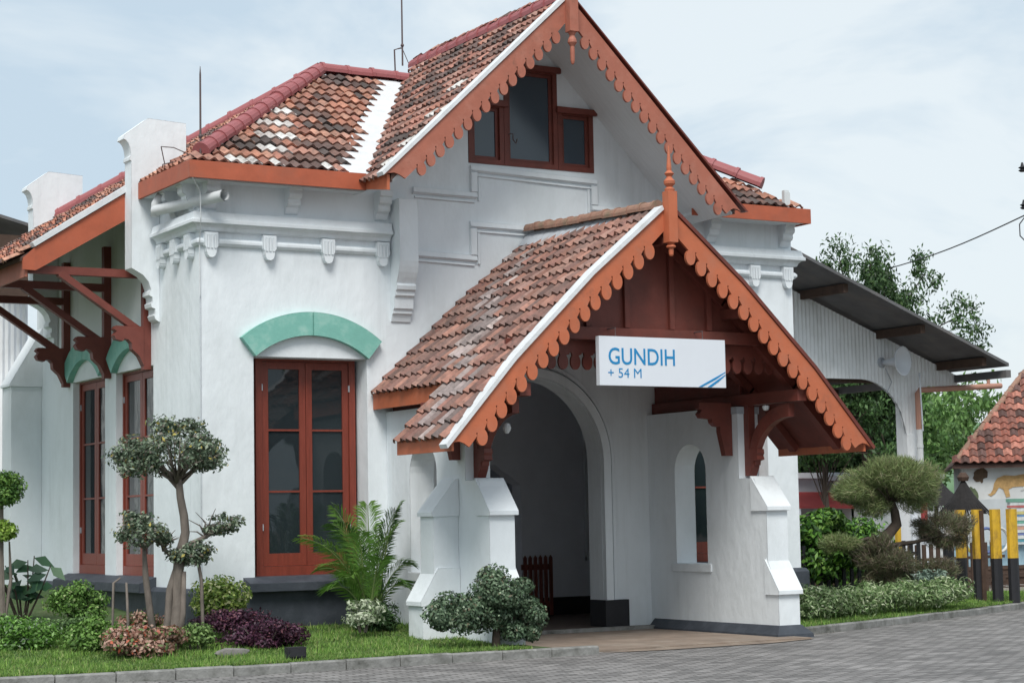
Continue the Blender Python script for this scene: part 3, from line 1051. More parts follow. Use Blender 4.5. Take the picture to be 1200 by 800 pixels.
def finial(x, y, zt, zb, zpost0, zpost1, sc, m, parent):
    g = MB()
    # square post, turned top and hanging drop
    w = .062 * sc
    g.box(x - w, x + w, y - w, y + w, zpost0, zpost1)
    prof_top = [(w * .9, 0), (w * 1.0, .03), (w * .55, .06), (w * 1.05, .10), (w * 1.1, .14), (w * .6, .18), (w * .5, .2), (w * .95, .24), (w * .45, .28), (w * .5, .32), (w * .28, .5), (w * .12, .62)]
    H = (zt - zpost1) / .62
    g.lathe([(r, z * H) for r, z in prof_top], x, y, zpost1 + .001, 14)
    prof_b = [(w * .9, 0), (w * .5, -.04), (w * .9, -.08), (w * .95, -.11), (w * .45, -.15), (w * .5, -.2), (w * .45, -.30), (w * .3, -.33), (w * .05, -.34)]
    H = (zpost0 - zb) / .34
    g.lathe([(r, z * H) for r, z in prof_b], x, y, zpost0 - .001, 14)
    return g.build('finial', M[m], parent)
finial(13.07, yg - .06, 8.95, 7.20, 7.62, 8.35, 1.0, 'faded_orange', groof)

# --- PORCH roof
pd = [(0, 5.06), (1.05, 4.20), (2.1, 3.22), (2.95, 2.32)]
PX = 13.06
def zp(d):
    for (a, b), (c, e) in zip(pd, pd[1:]):
        if d <= c + 1e-6:
            return b + (e - b) * (d - a) / (c - a)
    return pd[-1][1] + (d - 2.95) * -1.06
YV = 18.60
porch = thing_p = None
g = MB()
for sx in (-1, 1):
    ds = [0, 1.05, 2.1, 2.24]
    for a, b in zip(ds, ds[1:]):
        slab(g, [(PX + sx * a, YV + .03, zp(a) - .03), (PX + sx * b, YV + .03, zp(b) - .03), (PX + sx * b, W - .003, zp(b) - .03), (PX + sx * a, W - .003, zp(a) - .03)], .05)
    ye = 19.92 if sx < 0 else 20.32
    slab(g, [(PX + sx * 2.242, YV + .03, zp(2.242) - .03), (PX + sx * 2.86, YV + .03, zp(2.86) - .03), (PX + sx * 2.86, ye, zp(2.86) - .03), (PX + sx * 2.242, ye, zp(2.242) - .03)], .05)
proof = g.build('porch_roof', M['darkred'], B)
# tiles left
for sx, sd in ((-1, 21), (1, 31)):
    for k in range(3):
        (d1, z1), (d0, z0) = pd[k], pd[k + 1]
        lo = d0 if k < 2 else 2.90
        zlo = zp(lo)
        sl = (z1 - zlo) / (lo - d1)
        Lk = math.hypot(lo - d1, z1 - zlo)
        Ox = PX + sx * lo
        nrow = max(1, round(Lk / .235))
        te = Lk / nrow
        if sx < 0:
            O, U = (Ox, W - .01, zlo - .02), (0, -1, 0)
            ycoord = lambda u: W - .01 - u
        else:
            O, U = (Ox, YV + .1, zlo - .02), (0, 1, 0)
            ycoord = lambda u: YV + .1 + u
        def ins(u, v, lo=lo, sl=sl, sx=sx, ycoord=ycoord, k=k):
            y = ycoord(u)
            d = lo - v / math.hypot(1, sl)
            if y < YV + .13 or y > W - .03:
                return False
            lim = 19.98 if sx < 0 else 20.35
            if y > lim and d > 2.30:
                return False
            return True
        tiles('roof_tiles', O, U, (-sx, 0, sl), 3.2, Lk - .01, ins, .155, te, PP, proof, sd + k, amp=1.1, grey=lambda f, z: max(0, .75 - abs((z - 2.2) / 2.9 - (1.02 - f * 1.05)) * 4.2) if sx < 0 else 0)
# porch ridge: old tiles on a mortar bed
g = MB()
g.prism([[(PX - .16, 4.90), (PX, 5.09), (PX + .16, 4.90)]], lambda u, v, w: (u, YV + .12 + w * 3.05, v + .0 + .13 * w), 0, 1)
g.build('ridge_mortar', M['mortar'], proof)
ridge_caps((PX, YV + .2, 5.10), (PX, W - .04, 5.24), .085, .27, proof, 'oldridge')
# eave fascias
def pf(sx, d, y0, y1, h=.16):
    g = MB()
    x = PX + sx * d
    zt = zp(d) + .0
    g.box(min(x, x + sx * .03), max(x, x + sx * .03), y0, y1, zt - h, zt + .01)
    return g.build('eave_fascia', M['orange'], proof)
pf(-1, 2.87, YV + .04, 19.93); pf(-1, 2.245, 19.95, W - .01, .19)
pf(1, 2.87, YV + .04, 20.33); pf(1, 2.245, 20.35, W - .01, .19)
# bargeboards
for sx in (-1, 1):
    pts = [(PX + sx * 2.95, 2.30), (PX + sx * 2.1, 3.24), (PX + sx * 1.05, 4.24), (PX + sx * .005, 5.09)]
    g = bargeboard(pts, .24, YV, .035, .067, .196, .10 if sx > 0 else .16, .14, foot=(PX + sx * 2.70, 2.285))
    g.build('bargeboard', M['orange'], proof)
g = MB()
pts = [(2.98, 2.27), (2.1, 3.245), (1.05, 4.245), (.07, 5.05)]
g.prism([[(PX - a, b) for a, b in pts] + [(PX - a - .02, b + .045) for a, b in reversed(pts)]], FX(YV - .03), 0, .17)
g.build('verge_mortar', M['whitecap'], proof)
g = MB()
g.prism([[(PX + a, b) for a, b in pts] + [(PX + a + .03, b + .03) for a, b in reversed(pts)]], FX(YV - .02), 0, .14)
g.build('verge_cap', M['darkred'], proof)
finial(PX, YV - .05, 5.80, 4.50, 4.66, 5.26, 1.0, 'orange', proof)
# timber gable: boards, posts, tie beam, scalloped valance
yb = 19.06
g = MB()
g.prism([[(PX - 1.42, 3.69), (PX + 1.42, 3.69), (PX, 4.98)]], FX(yb), 0, .03)
g.build('gable_boarding', M['darkred'], proof)
g = MB()
for x in (-.86, -.32, .32, .86):
    zt = zp(abs(x)) - .12
    g.box(PX + x - .035, PX + x + .035, yb - .05, yb - .002, 3.70, zt)
g.build('gable_stud', M['darkred'], proof)
g = MB()
g.box(PX - 1.55, PX + 1.55, yb - .12, yb + .05, 3.54, 3.685)
g.build('tie_beam', M['darkred'], proof)
for sx in (-1, 1):
    for yy in (yb - .02, 19.9, 20.9):
        g = MB()
        for a, b in ((.0, 1.06), (1.04, 2.11), (2.09, 2.8 if yy < 20 else 2.2)):
            g.bar((PX + sx * a, yy, zp(a) - .16), (PX + sx * b, yy, zp(b) - .16), .09, .12, up=(0, 1, 0))
        g.build('rafter', M['darkred'], proof)
# valance
g = bargeboard([(PX - 1.95, 3.535), (PX + 1.95, 3.535)], .16, yb - .0, .03, .066, .165, .02, .02)
g.build('valance', M['darkred'], proof)
# wall plates running forward to the verge
for x in (11.13, 15.03):
    g = MB()
    g.box(x - .07, x + .07, YV + .08, W - .003, 2.86, 3.0)
    g.build('wall_plate', M['darkred'], proof)
    g = MB(); g.box(x - .02, x + .02, 19.9, W - .003, 3.002, 3.22)  # dark filler added so the gap above the plate looks dark
    g.build('eave_filler', M['darkred'], proof)
for x, z in ((PX, 4.72), (PX - 1.1, 3.9), (PX + 1.1, 3.9)):
    g = MB(); g.box(x - .05, x + .05, YV + .05, W - .003, z - .06, z + .06)
    g.build('purlin', M['darkred'], proof)

# --- porch side walls with stepped buttresses
def porch_wall(x0, x1, inner_left):
    g = MB()
    def arch_open(y0, y1, z0, zs):
        c = (y0 + y1) / 2; r = (y1 - y0) / 2
        return [(y0, z0), (y1, z0)] + arcpts(c, zs, r, 0, 180, 14)
    P = [(19.07, -.1), (19.07, .545), (19.26, .93), (19.26, 1.565), (19.50, 1.95), (19.80, 1.95), (19.80, 2.85), (W - .002, 2.85), (W - .002, -.1)]
    g.prism([P, arch_open(20.50, 21.19, .885, 2.08)], FY(x0), 0, x1 - x0)
    top = 3.30
    return g.build('porch_wall', M['plaster'], B)
wl = porch_wall(10.97, 11.30, False)
wr = porch_wall(14.88, 15.20, True)
def cap_y(x0, x1, ya, za, yb_, zb_, parent):
    """sloping weathering cap projecting towards -Y: top (ya, za) to foot (yb_, zb_)"""
    g = MB()
    g.prism([[(ya, za + .02), (yb_ - .03, zb_ + .025), (yb_ - .03, zb_ - .025), (ya - .0, zb_ - .025)]], FY(x0 - .025), 0, x1 - x0 + .05)
    return g.build('buttress_cap', M['plaster'], parent)
for (x0, x1, w_) in ((10.97, 11.30, wl), (14.88, 15.20, wr)):
    cap_y(x0, x1, 19.54, 1.955, 19.24, 1.57, w_)
    cap_y(x0, x1, 19.30, .935, 19.06, .55, w_)
    g = MB(); g.box(x0 - .02, x1 + .02, 20.42, 21.27, .78, .88)
    g.build('opening_sill', M['plaster'], w_)
    g = MB(); g.box(x0 - .015, x1 + .015, 19.785, 20.1, 2.76, 2.848)
    g.build('capital', M['mortar'], w_)
# side buttress on the left wall
g = MB()
g.box(10.64, 10.968, 19.98, 20.30, .55, 1.565)
g.prism([[(10.64, 1.566), (10.968, 1.566), (10.968, 1.95), (10.90, 1.95)]], lambda u, v, w: (u, 19.98 + w, v), 0, .32)
g.box(10.48, 10.968, 19.96, 20.32, -.1, .549)
g.build('side_buttress', M['plaster'], wl)
g = MB()
g.prism([[(10.93, 1.975), (10.61, 1.595), (10.61, 1.545), (10.966, 1.545), (10.966, 1.975)]], lambda u, v, w: (u, 19.955 + w, v), 0, .37)
g.build('buttress_cap', M['plaster'], wl)
g = MB()
g.prism([[(10.68, .955), (10.45, .58), (10.45, .53), (10.966, .53), (10.966, .955)]], lambda u, v, w: (u, 19.955 + w, v), 0, .37)
g.build('buttress_cap', M['plaster'], wl)
# dark flared base along the right wall
g = MB()
g.sweep([(0, -.02), (.12, -.02), (.11, .05), (.01, .155), (0, .155)], [(14.88, W - .08), (14.88, 19.07), (15.20, 19.07), (15.20, W)], outward_left=False)
g.build('wall_base', M['plinth'], wr)

# --- carved timber brackets on the porch columns
def bracket_small(x, y, sx, parent, along='x', L_=.34, H_=.42, ztop=2.69, th=.09):
    g = MB()
    P = [(0, ztop), (L_, ztop), (L_, ztop - .07), (L_ * .92, ztop - .10), (L_, ztop - .14), (L_ * .93, ztop - .19), (L_ * .62, ztop - .205), (L_ * .60, ztop - .25), (L_ * .5, ztop - .29), (L_ * .36, ztop - .30), (L_ * .36, ztop - .36), (L_ * .22, ztop - H_), (0, ztop - H_)]
    if along == 'x':
        g.prism([P], lambda u, v, w: (x + sx * u, y + w, v), -th / 2, th / 2)
    else:
        g.prism([P], lambda u, v, w: (x + w, y - u, v), -th / 2, th / 2)
    return g.build('bracket', M['darkred'], parent)
bracket_small(10.965, 19.95, -1, proof, L_=.46, H_=.66, ztop=2.85)
bracket_small(14.875, 19.95, -1, proof, L_=.50, H_=.66, ztop=2.90)
def brace_y(x, y, zt, parent):
    g = MB()
    g.box(x - .05, x + .05, y - .10, y - .002, zt - .88, zt)
    # curved strut
    pts = []
    for t in range(9):
        a = R_(90 * t / 8)
        pts.append((y - .10 - .80 * (1 - math.cos(a)), zt - .62 + .60 * math.sin(a)))
    inner = []
    for t in range(9):
        a = R_(90 * t / 8)
        inner.append((y - .10 - .80 * (1 - math.cos(a)) - .10 * math.cos(a) - .0, zt - .62 + .60 * math.sin(a) - .13 - .03 * math.sin(a)))
    P = pts + list(reversed(inner))
    g.prism([P], FY(x - .045), 0, .09)
    P = [(y - .101, zt - .55), (y - .26, zt - .55), (y - .27, zt - .60), (y - .25, zt - .63), (y - .27, zt - .68), (y - .18, zt - .70), (y - .16, zt - .78), (y - .10, zt - .88)]
    g.prism([P], FY(x - .055), 0, .11)
    return g.build('bracket', M['darkred'], parent)
brace_y(11.13, 19.80, 2.86, proof)
brace_y(15.03, 19.80, 2.86, proof)
# small lamp under the right wall plate
g = MB(); g.lathe([(.0, -.01), (.03, 0), (.045, .03), (.045, .05), (.02, .06)], 14.95, 19.3, 2.78, 12)
g.build('lamp_holder', M['pvc'], proof)
g = MB(); g.lathe([(.02, 0), (.04, .03), (.05, .07), (.035, .11), (.02, .12)], 11.36, 19.5, 2.48, 12)
g.build('floodlight', M['pvc'], proof)

# --- side canopy carpentry
yc0 = 23.40
def zc(x): return ez + ks * (x - ex)
g = MB()
g.prism([[(7.02, zc(7.02) - .27), (8.30, zc(8.30) - .33), (8.30, zc(8.30) + .02), (7.02, zc(7.02) + .02)]], FX(yc0 - .02), 0, .035)
g.prism([[(7.02, zc(7.02) - .27), (7.02, zc(7.02) + .02), (6.86, zc(6.86) - .02), (6.86, zc(6.86) - .16)]], FX(yc0 - .02), 0, .035)
g.build('canopy_bargeboard', M['rust_orange'], roof)
g = MB()
g.prism([[(7.0, zc(7.0) + .03), (8.28, zc(8.28) + .03), (8.26, zc(8.26) + .12), (6.97, zc(6.97) + .10)]], FX(yc0 - .05), 0, .14)
g.build('verge_mortar', M['whitecap'], roof)
g = MB(); g.box(6.90, 6.93, yc0 + .02, 27.25, zc(6.9) - .27, zc(6.9) - .03)
g.build('eave_fascia', M['faded_orange'], roof)
def canopy_bracket(y):
    g = MB()
    th = .10
    g.box(8.42, 8.518, y, y + th, 3.45, 5.2)                       # wall post
    g.box(6.95, 8.419, y + .005, y + th - .005, 4.60, 4.70)        # horizontal beam
    g.bar((8.40, y + th / 2, 3.92), (7.35, y + th / 2, 4.62), .085, .10, up=(0, 1, 0))
    P = [(8.419, 3.99), (8.06, 3.99), (8.03, 3.95), (8.07, 3.92), (8.03, 3.87), (8.06, 3.82), (8.15, 3.80), (8.17, 3.83), (8.22, 3.82), (8.26, 3.78), (8.27, 3.70), (8.36, 3.62), (8.419, 3.50)]
    g.prism([P], lambda u, v, w: (u, y + w, v), -.012, th + .012)
    g.bar((8.4, y + th / 2, zc(8.4) - .15), (6.95, y + th / 2, zc(6.95) - .15), .09, .12, up=(0, 1, 0))
    return g.build('canopy_bracket', M['brown'], roof)
for y in (23.46, 24.98, 26.72):
    canopy_bracket(y)

# --- pipes, rods
g = MB()
g.tube([(8.30, 22.70, 5.34), (8.63, 21.28, 5.335)], .068, 16, caps=False)
g.tube([(8.30, 22.70, 5.34), (8.63, 21.28, 5.335)], .058, 16, caps=False)
g.tube([(8.30, 22.70, 5.27), (8.31, 22.70, 5.42), (8.36, 22.66, 5.52)], .06, 12)
g.build('drain_pipe', M['pvc'], B, smooth=True)
for (x, y, z0, z1) in ((8.46, 21.6, 5.78, 6.92), (12.92, 25.0, 8.1, 9.6)):
    g = MB()
    g.tube([(x, y, z0), (x, y, z1 - .1), (x, y, z1)], [.013, .011, .003], 6)
    g.lathe([(.02, 0), (.028, .02), (.02, .04)], x, y, z0 + .28, 8)
    if z0 > 7:
        g.tube([(x - .12, y, 8.0), (x - .13, y, 8.32), (x - .02, y, 8.36)], .012, 5)
        g.tube([(x, y, 8.35), (x + .12, y, 8.1)], .006, 5)
    g.build('lightning_rod', M['metal'], roof)
g = MB()
def wire(pts, r=.007):
    g.tube(pts, r, 5)
wire([(8.60, 23.14, 5.95), (8.45, 22.9, 6.18), (8.5, 22.6, 6.12), (8.62, 22.3, 5.98), (8.6, 22.0, 5.9)])
wire([(8.5, 23.1, 5.75), (8.40, 22.7, 5.92), (8.38, 22.3, 5.88), (8.45, 21.9, 5.8)])
g.build('loose_cable', M['metal'], roof)
g = MB()
wire([(8.27, 21.38, 5.54), (8.42, 21.52, 5.40), (8.44, 21.55, 5.1), (8.50, 21.75, 4.8), (8.515, 21.78, 4.2)], .006)
g.build('loose_cable', M['pvc'], B)
g = MB()
g.tube([(8.53, W - .006, 4.2), (8.53, W - .006, .75)], .003, 4)
g.build('down_conductor', M['mortar'], B)
# white antenna at the right eave and pale chimney stub behind
g = MB(); g.box(17.05, 17.13, 21.44, 21.5, 5.75, 6.0); g.box(17.04, 17.14, 21.43, 21.439, 5.79, 5.97)
g.build('antenna_panel', M['pvc'], roof)
g = MB()
Pq = [(0, 5.3), (1.15, 5.3), (1.15, 6.25), (.95, 6.48), (.35, 6.52), (0, 6.3)]
g.prism([Pq], lambda u, v, w: (16.05 + u, 23.3 + w, v), 0, .25)
g.build('parapet_pier', M['plaster'], roof)

# ================================================================ SIGN
sg = thing('hanging_sign', 'white rectangular station name sign with blue lettering hanging in the porch gable', 'sign', (13.04, 18.74, 3.0))
SX0, SX1, SZ0, SZ1, SY = 12.155, 13.935, 3.0, 3.565, 18.74
g = MB(); g.box(SX0, SX1, SY, SY + .07, SZ0, SZ1)
g.build('sign_panel', M['signwhite'], sg)
def text_mesh(s, x0, x1, z0, z1, y, m, parent, name, bold=.0):
    cu = bpy.data.curves.new('t', 'FONT')
    cu.body = s
    cu.offset = bold
    cu.resolution_u = 4
    to = bpy.data.objects.new('t', cu)
    COL.objects.link(to)
    dg = bpy.context.evaluated_depsgraph_get()
    dg.update()
    me = bpy.data.meshes.new_from_object(to.evaluated_get(dg))
    vs = [v.co.copy() for v in me.vertices]
    fs = [tuple(p.vertices) for p in me.polygons]
    bpy.data.objects.remove(to)
    bpy.data.curves.remove(cu)
    bpy.data.meshes.remove(me)
    ax, bx_ = min(v.x for v in vs), max(v.x for v in vs)
    ay, by = min(v.y for v in vs), max(v.y for v in vs)
    g = MB()
    g.add([(x0 + (v.x - ax) / (bx_ - ax) * (x1 - x0), y, z0 + (v.y - ay) / (by - ay) * (z1 - z0)) for v in vs], fs)
    return g.build(name, m, parent)
text_mesh('GUNDIH', SX0 + .125, SX0 + 1.05, SZ1 - .325, SZ1 - .13, SY - .003, M['signblue'], sg, 'lettering', .009)
text_mesh('+ 54 M', SX0 + .115, SX0 + .575, SZ1 - .475, SZ1 - .365, SY - .003, M['signblue'], sg, 'lettering', .0)
g = MB()
w_ = SX1 - SX0
g.prism([[(SX1 - .40, SZ0 + .004), (SX1 - .35, SZ0 + .004), (SX1 - .15, SZ0 + .095), (SX1 - .006, SZ0 + .178), (SX1 - .006, SZ0 + .188), (SX1 - .17, SZ0 + .112)]], FX(SY - .004), 0, .003)
g.prism([[(SX1 - .27, SZ0 + .004), (SX1 - .215, SZ0 + .004), (SX1 - .10, SZ0 + .075), (SX1 - .006, SZ0 + .145), (SX1 - .006, SZ0 + .156), (SX1 - .12, SZ0 + .092)]], FX(SY - .004), 0, .003)
g.build('swoosh_stripes', M['signblue'], sg)
g = MB()
for x in (SX0 + .25, SX1 - .3):
    g.tube([(x, SY + .035, SZ1), (x, SY + .035, SZ1 + .10), (x, yb - .10, SZ1 + .10)], .008, 6)
g.build('hanger', M['metal'], sg)

# ================================================================ VEGETATION
def leaf_arrays(P, Nv, ll, lw, cols, fold=.25, droop=0.0):
    n = len(P)
    a = rng.normal(size=(n, 3))
    Nv = Nv / np.linalg.norm(Nv, axis=1, keepdims=True)
    T = a - (a * Nv).sum(1, keepdims=True) * Nv
    T[:, 2] -= droop
    T /= np.linalg.norm(T, axis=1, keepdims=True)
    Bv = np.cross(Nv, T)
    l = (ll * rng.uniform(.45, 1.45, n))[:, None]
    w = (lw * rng.uniform(.7, 1.2, n))[:, None]
    v0 = P - T * l * .5
    v1 = P + Bv * w * .5 + Nv * w * fold
    v2 = P + T * l * .5
    v3 = P - Bv * w * .5 + Nv * w * fold
    V = np.stack([v0, v1, v2, v3], 1).reshape(-1, 3)
    return V, cols
def leaf_mesh(name, V, cols, parent, origin=None, nv=4):
    n = len(V) // nv
    me = bpy.data.meshes.new(name)
    me.vertices.add(len(V))
    V2 = V - np.array(origin) if origin is not None else V
    me.vertices.foreach_set('co', V2.astype(np.float32).ravel())
    me.loops.add(n * nv)
    me.loops.foreach_set('vertex_index', np.arange(n * nv, dtype=np.int32))
    me.polygons.add(n)
    me.polygons.foreach_set('loop_start', np.arange(0, n * nv, nv, dtype=np.int32))
    me.polygons.foreach_set('loop_total', np.full(n, nv, dtype=np.int32))
    at = me.color_attributes.new('Col', 'FLOAT_COLOR', 'CORNER')
    c4 = np.concatenate([np.repeat(cols, nv, 0), np.ones((n * nv, 1))], 1)
    at.data.foreach_set('color', c4.astype(np.float32).ravel())
    me.materials.append(M['leaf'])
    me.update(calc_edges=True)
    me.validate()
    o = bpy.data.objects.new(name, me)
    COL.objects.link(o)
    if origin is not None:
        o.location = origin
    attach(o, parent)
    return o
def pick(pal, wts, n, jit=.22):
    pal = np.array(pal, float)
    idx = rng.choice(len(pal), n, p=np.array(wts) / sum(wts))
    c = pal[idx]
    return np.clip(c * rng.uniform(1 - jit, 1 + jit, (n, 1)), 0, 1)
def cloud(c, r, n, lumps=10, shell=.35, lr=.42, flat=-1.0):
    """clumpy crown: points on/in lumps scattered through an ellipsoid"""
    c, r = np.array(c, float), np.array(r, float)
    d = rng.normal(size=(lumps, 3)); d /= np.linalg.norm(d, axis=1, keepdims=True)
    lc = d * (1 - lr) * rng.uniform(.65, 1.05, (lumps, 1))
    if flat > -1: lc[:, 2] = np.maximum(lc[:, 2], flat)
    lrad = lr * rng.uniform(.7, 1.25, lumps)
    k = rng.integers(0, lumps, n)
    e = rng.normal(size=(n, 3)); e /= np.linalg.norm(e, axis=1, keepdims=True)
    rad = (1 - shell * rng.uniform(0, 1, n) ** 1.6)
    P = lc[k] + e * (lrad[k] * rad)[:, None]
    Nn = e + rng.normal(scale=.55, size=(n, 3)) + np.array((0, 0, .35))
    return c + P * r, Nn
def ico_core(g, c, r):
    pass
G_DK = [(.035, .075, .022), (.055, .115, .03), (.085, .16, .045)]
def shrub(name, label, cat, c, r, n, pal, wts, ll=.05, lw=.028, zb=None, group=None, stem=True, lumps=16, lr=.40, shell=.8, flat=-.5, stems=5, extra=None):
    zb = c[2] - r[2] * .95 if zb is None else zb
    r = tuple(x * 1.14 for x in r); n = int(n * 1.2)
    t = thing(name, label, cat, (c[0], c[1], zb), group)
    P, Nn = cloud(c, r, n, lumps, shell, lr, flat)
    V, cc = leaf_arrays(P, Nn, ll, lw, pick(pal, wts, n))
    if extra is not None:
        V = np.concatenate([V, extra[0]]); cc = np.concatenate([cc, extra[1]])
    leaf_mesh('foliage', V, cc, t)
    if stem:
        g = MB()
        for k in range(stems):
            a = rng.uniform(0, 6.28)
            q = (c[0] + math.cos(a) * r[0] * .5, c[1] + math.sin(a) * r[1] * .5, c[2] + r[2] * rng.uniform(-.1, .5))
            g.tube([(c[0] + .04 * math.cos(a), c[1] + .04 * math.sin(a), zb - .03), ((c[0] + q[0]) / 2, (c[1] + q[1]) / 2, (zb + q[2]) / 2), q], [.014, .010, .004], 5)
        g.build('stems', M['bark'], t)
    return t

# --- big clipped bonsai-like tree by the corner
BT = thing('garden_tree', 'grey-green cloud-pruned tree with a domed crown in front of the building corner', 'tree', (7.6, 20.4, .18))
g = MB()
g.tube([(7.64, 20.4, .12), (7.67, 20.4, .4), (7.71, 20.41, .7), (7.70, 20.4, .95), (7.73, 20.4, 1.15), (7.79, 20.39, 1.42), (7.77, 20.38, 1.6), (7.73, 20.38, 1.8), (7.71, 20.4, 2.10)], [.075, .062, .066, .058, .062, .048, .046, .042, .036], 10)
g.tube([(7.55, 20.45, .12), (7.60, 20.42, .5), (7.62, 20.43, .8), (7.72, 20.41, 1.12)], [.05, .042, .038, .034], 8)
g.tube([(7.68, 20.36, .12), (7.74, 20.34, .55), (7.76, 20.36, 1.0)], [.04, .032, .024], 8)
g.tube([(7.50, 20.5, .12), (7.42, 20.48, .55), (7.36, 20.46, .95), (7.34, 20.45, 1.28)], [.045, .038, .034, .02], 8)
g.tube([(7.72, 20.4, 1.12), (7.86, 20.4, 1.30), (8.05, 20.4, 1.38), (8.30, 20.4, 1.50)], [.045, .032, .022, .008], 7)
g.tube([(7.74, 20.4, 1.1), (7.58, 20.42, 1.22), (7.50, 20.4, 1.35)], [.04, .025, .008], 7)
g.tube([(7.92, 20.38, 1.16), (7.96, 20.36, .9), (7.97, 20.35, .45), (7.96, 20.35, .14)], [.018, .02, .02, .022], 6)
g.tube([(7.06, 20.42, .95), (6.98, 20.4, .9), (6.97, 20.4, .5), (6.96, 20.4, .15)], [.012, .014, .014, .016], 6)
g.tube([(7.13, 20.42, .9), (7.14, 20.4, .5), (7.13, 20.4, .15)], [.012, .016, .018], 6)
for k in range(44):
    a = rng.uniform(0, 6.28); rr_ = rng.uniform(.25, .66)
    q = (7.66 + math.cos(a) * rr_, 20.4 + math.sin(a) * rr_ * .9, 2.25 + rng.uniform(-.12, .28))
    g.tube([(7.70, 20.4, 1.98 + rng.uniform(-.08, .1)), ((7.7 + q[0]) / 2, (20.4 + q[1]) / 2, 2.14), q], [.018, .010, .003], 5)
for (bx0, bz0, hx) in ((7.34, 1.28, .3), (8.05, 1.38, .22), (7.55, 1.25, .15)):
    for k in range(12):
        a = rng.uniform(0, 6.28)
        q = (bx0 + math.cos(a) * hx * rng.uniform(.4, 1.1), 20.43 + math.sin(a) * .25, bz0 + rng.uniform(.0, .3))
        g.tube([(bx0, 20.43, bz0 - .03), ((bx0 + q[0]) / 2, 20.43, (bz0 + q[2]) / 2 + .02), q], [.012, .008, .003], 5)
g.build('trunk', M['bark'], BT, smooth=True)
PB = [(.12, .17, .105), (.20, .26, .18), (.07, .11, .07), (.33, .38, .28), (.45, .38, .10), (.20, .18, .15)]
WB = [4, 4, 3, 1.6, .5, 1.2]
parts = []
for c, r, n, lr in (((7.68, 20.4, 2.36), (.67, .57, .38), 4300, .25), ((7.24, 20.4, 2.22), (.36, .38, .26), 1700, .34), ((8.02, 20.4, 2.26), (.34, .34, .22), 1100, .34), ((7.28, 20.42, 1.46), (.44, .34, .25), 1500, .28), ((8.22, 20.4, 1.50), (.34, .24, .15), 800, .32),
                    ((7.86, 20.4, 1.20), (.34, .26, .18), 1500, .36), ((7.55, 20.4, 1.36), (.14, .16, .12), 350, .4)):
    P, Nn = cloud(c, r, n, 30, 1.0, lr, -.6)
    V, cc = leaf_arrays(P, Nn, .052, .028, pick(PB, WB, n, .3))
    parts.append((V, cc))
leaf_mesh('crown', np.concatenate([p[0] for p in parts]), np.concatenate([p[1] for p in parts]), BT)

# --- left edge: ball-topped shrub and broad-leaved plant
t = thing('topiary_shrub', 'ball-shaped green and lime topiary shrub at the left edge', 'shrub', (6.5, 23.0, .35))
parts = []
for c, r, n, pal in (((6.50, 23.0, 1.95), (.30, .30, .29), 2600, [(.06, .14, .03), (.10, .20, .04), (.15, .28, .05)]), ((6.50, 22.98, 1.47), (.21, .2, .17), 1500, [(.17, .30, .04), (.25, .40, .06), (.33, .46, .10)])):
    P, Nn = cloud(c, r, n, 12, .6, .45)
    V, cc = leaf_arrays(P, Nn, .05, .03, pick(pal, [1, 1, 1], n))
    parts.append((V, cc))
leaf_mesh('foliage', np.concatenate([p[0] for p in parts]), np.concatenate([p[1] for p in parts]), t)
g = MB(); g.tube([(6.53, 23, .3), (6.50, 23, 1.2), (6.51, 23, 1.9)], [.04, .035, .02], 7); g.tube([(6.53, 23, .3), (6.62, 23, .9), (6.6, 23, 1.35)], [.02, .02, .01], 6)
g.build('stems', M['bark'], t)
t = thing('broad_leaved_plant', 'dark broad-leaved plant against the white wall at the far left', 'plant', (6.95, 23.6, .40))
g = MB(); VV, CC = [], []
for k in range(7):
    x = 6.62 + k * .08 + rng.uniform(-.02, .02); lean = (k - 3) * .05; h = .75 - abs(k - 2) * .04 + rng.uniform(-.1, .15)
    base = Vector((6.93 + (k - 3) * .015, 23.6, .36)); tip = Vector((x + lean, 23.6 + rng.uniform(-.2, .2), .40 + h))
    g.tube([base, base.lerp(tip, .5) + Vector((.03, 0, .03)), tip], [.014, .011, .006], 6)
    for q in range(5):
        f = .45 + .13 * q
        p = base.lerp(tip, f)
        a = rng.uniform(0, 6.28)
        d = Vector((math.cos(a), math.sin(a) * .5, rng.uniform(-.35, .25))).normalized()
        c = p + d * .12
        sd = d.cross(Vector((-.3, -.8, .45))).normalized() * .068
        pts = [p, c + sd, c + d * .14 - Vector((0, 0, .04)), c - sd]
        VV += [tuple(v) for v in pts]; CC.append(random.choice([(.02, .07, .035), (.03, .09, .04), (.045, .12, .05)]))
g.build('stems', M['darkbark'], t)
leaf_mesh('foliage', np.array(VV), np.array(CC), t)

# --- garden shrubs
PGr = [(.07, .15, .03), (.11, .22, .045), (.17, .31, .07), (.33, .42, .18)]
shrub('round_shrub', 'rounded dark green shrub below the two side windows', 'shrub', (7.41, 23.0, .60), (.39, .38, .27), 3800, PGr, [3, 3, 2, .5])
shrub('round_shrub', 'yellow-speckled round shrub at the building corner behind the tree', 'shrub', (8.50, 21.2, .62), (.40, .36, .32), 4200, [(.13, .22, .05), (.24, .36, .07), (.42, .52, .13), (.65, .66, .35)], [2.5, 3, 3, 1.3])
PPu = [(.045, .018, .035), (.085, .03, .06), (.13, .05, .085), (.20, .08, .10)]
shrub('purple_shrub', 'dark purple leaved shrub mound nearest the kerb', 'shrub', (8.55, 20.0, .30), (.50, .34, .24), 4200, PPu, [4, 3, 2, .6], .045, .022, flat=-.3)
shrub('purple_shrub', 'low purple leaved shrub strip behind the dark purple mound', 'shrub', (8.42, 20.65, .42), (.52, .25, .15), 2200, PPu, [3, 3, 3, 1.2], .045, .022, flat=-.3)
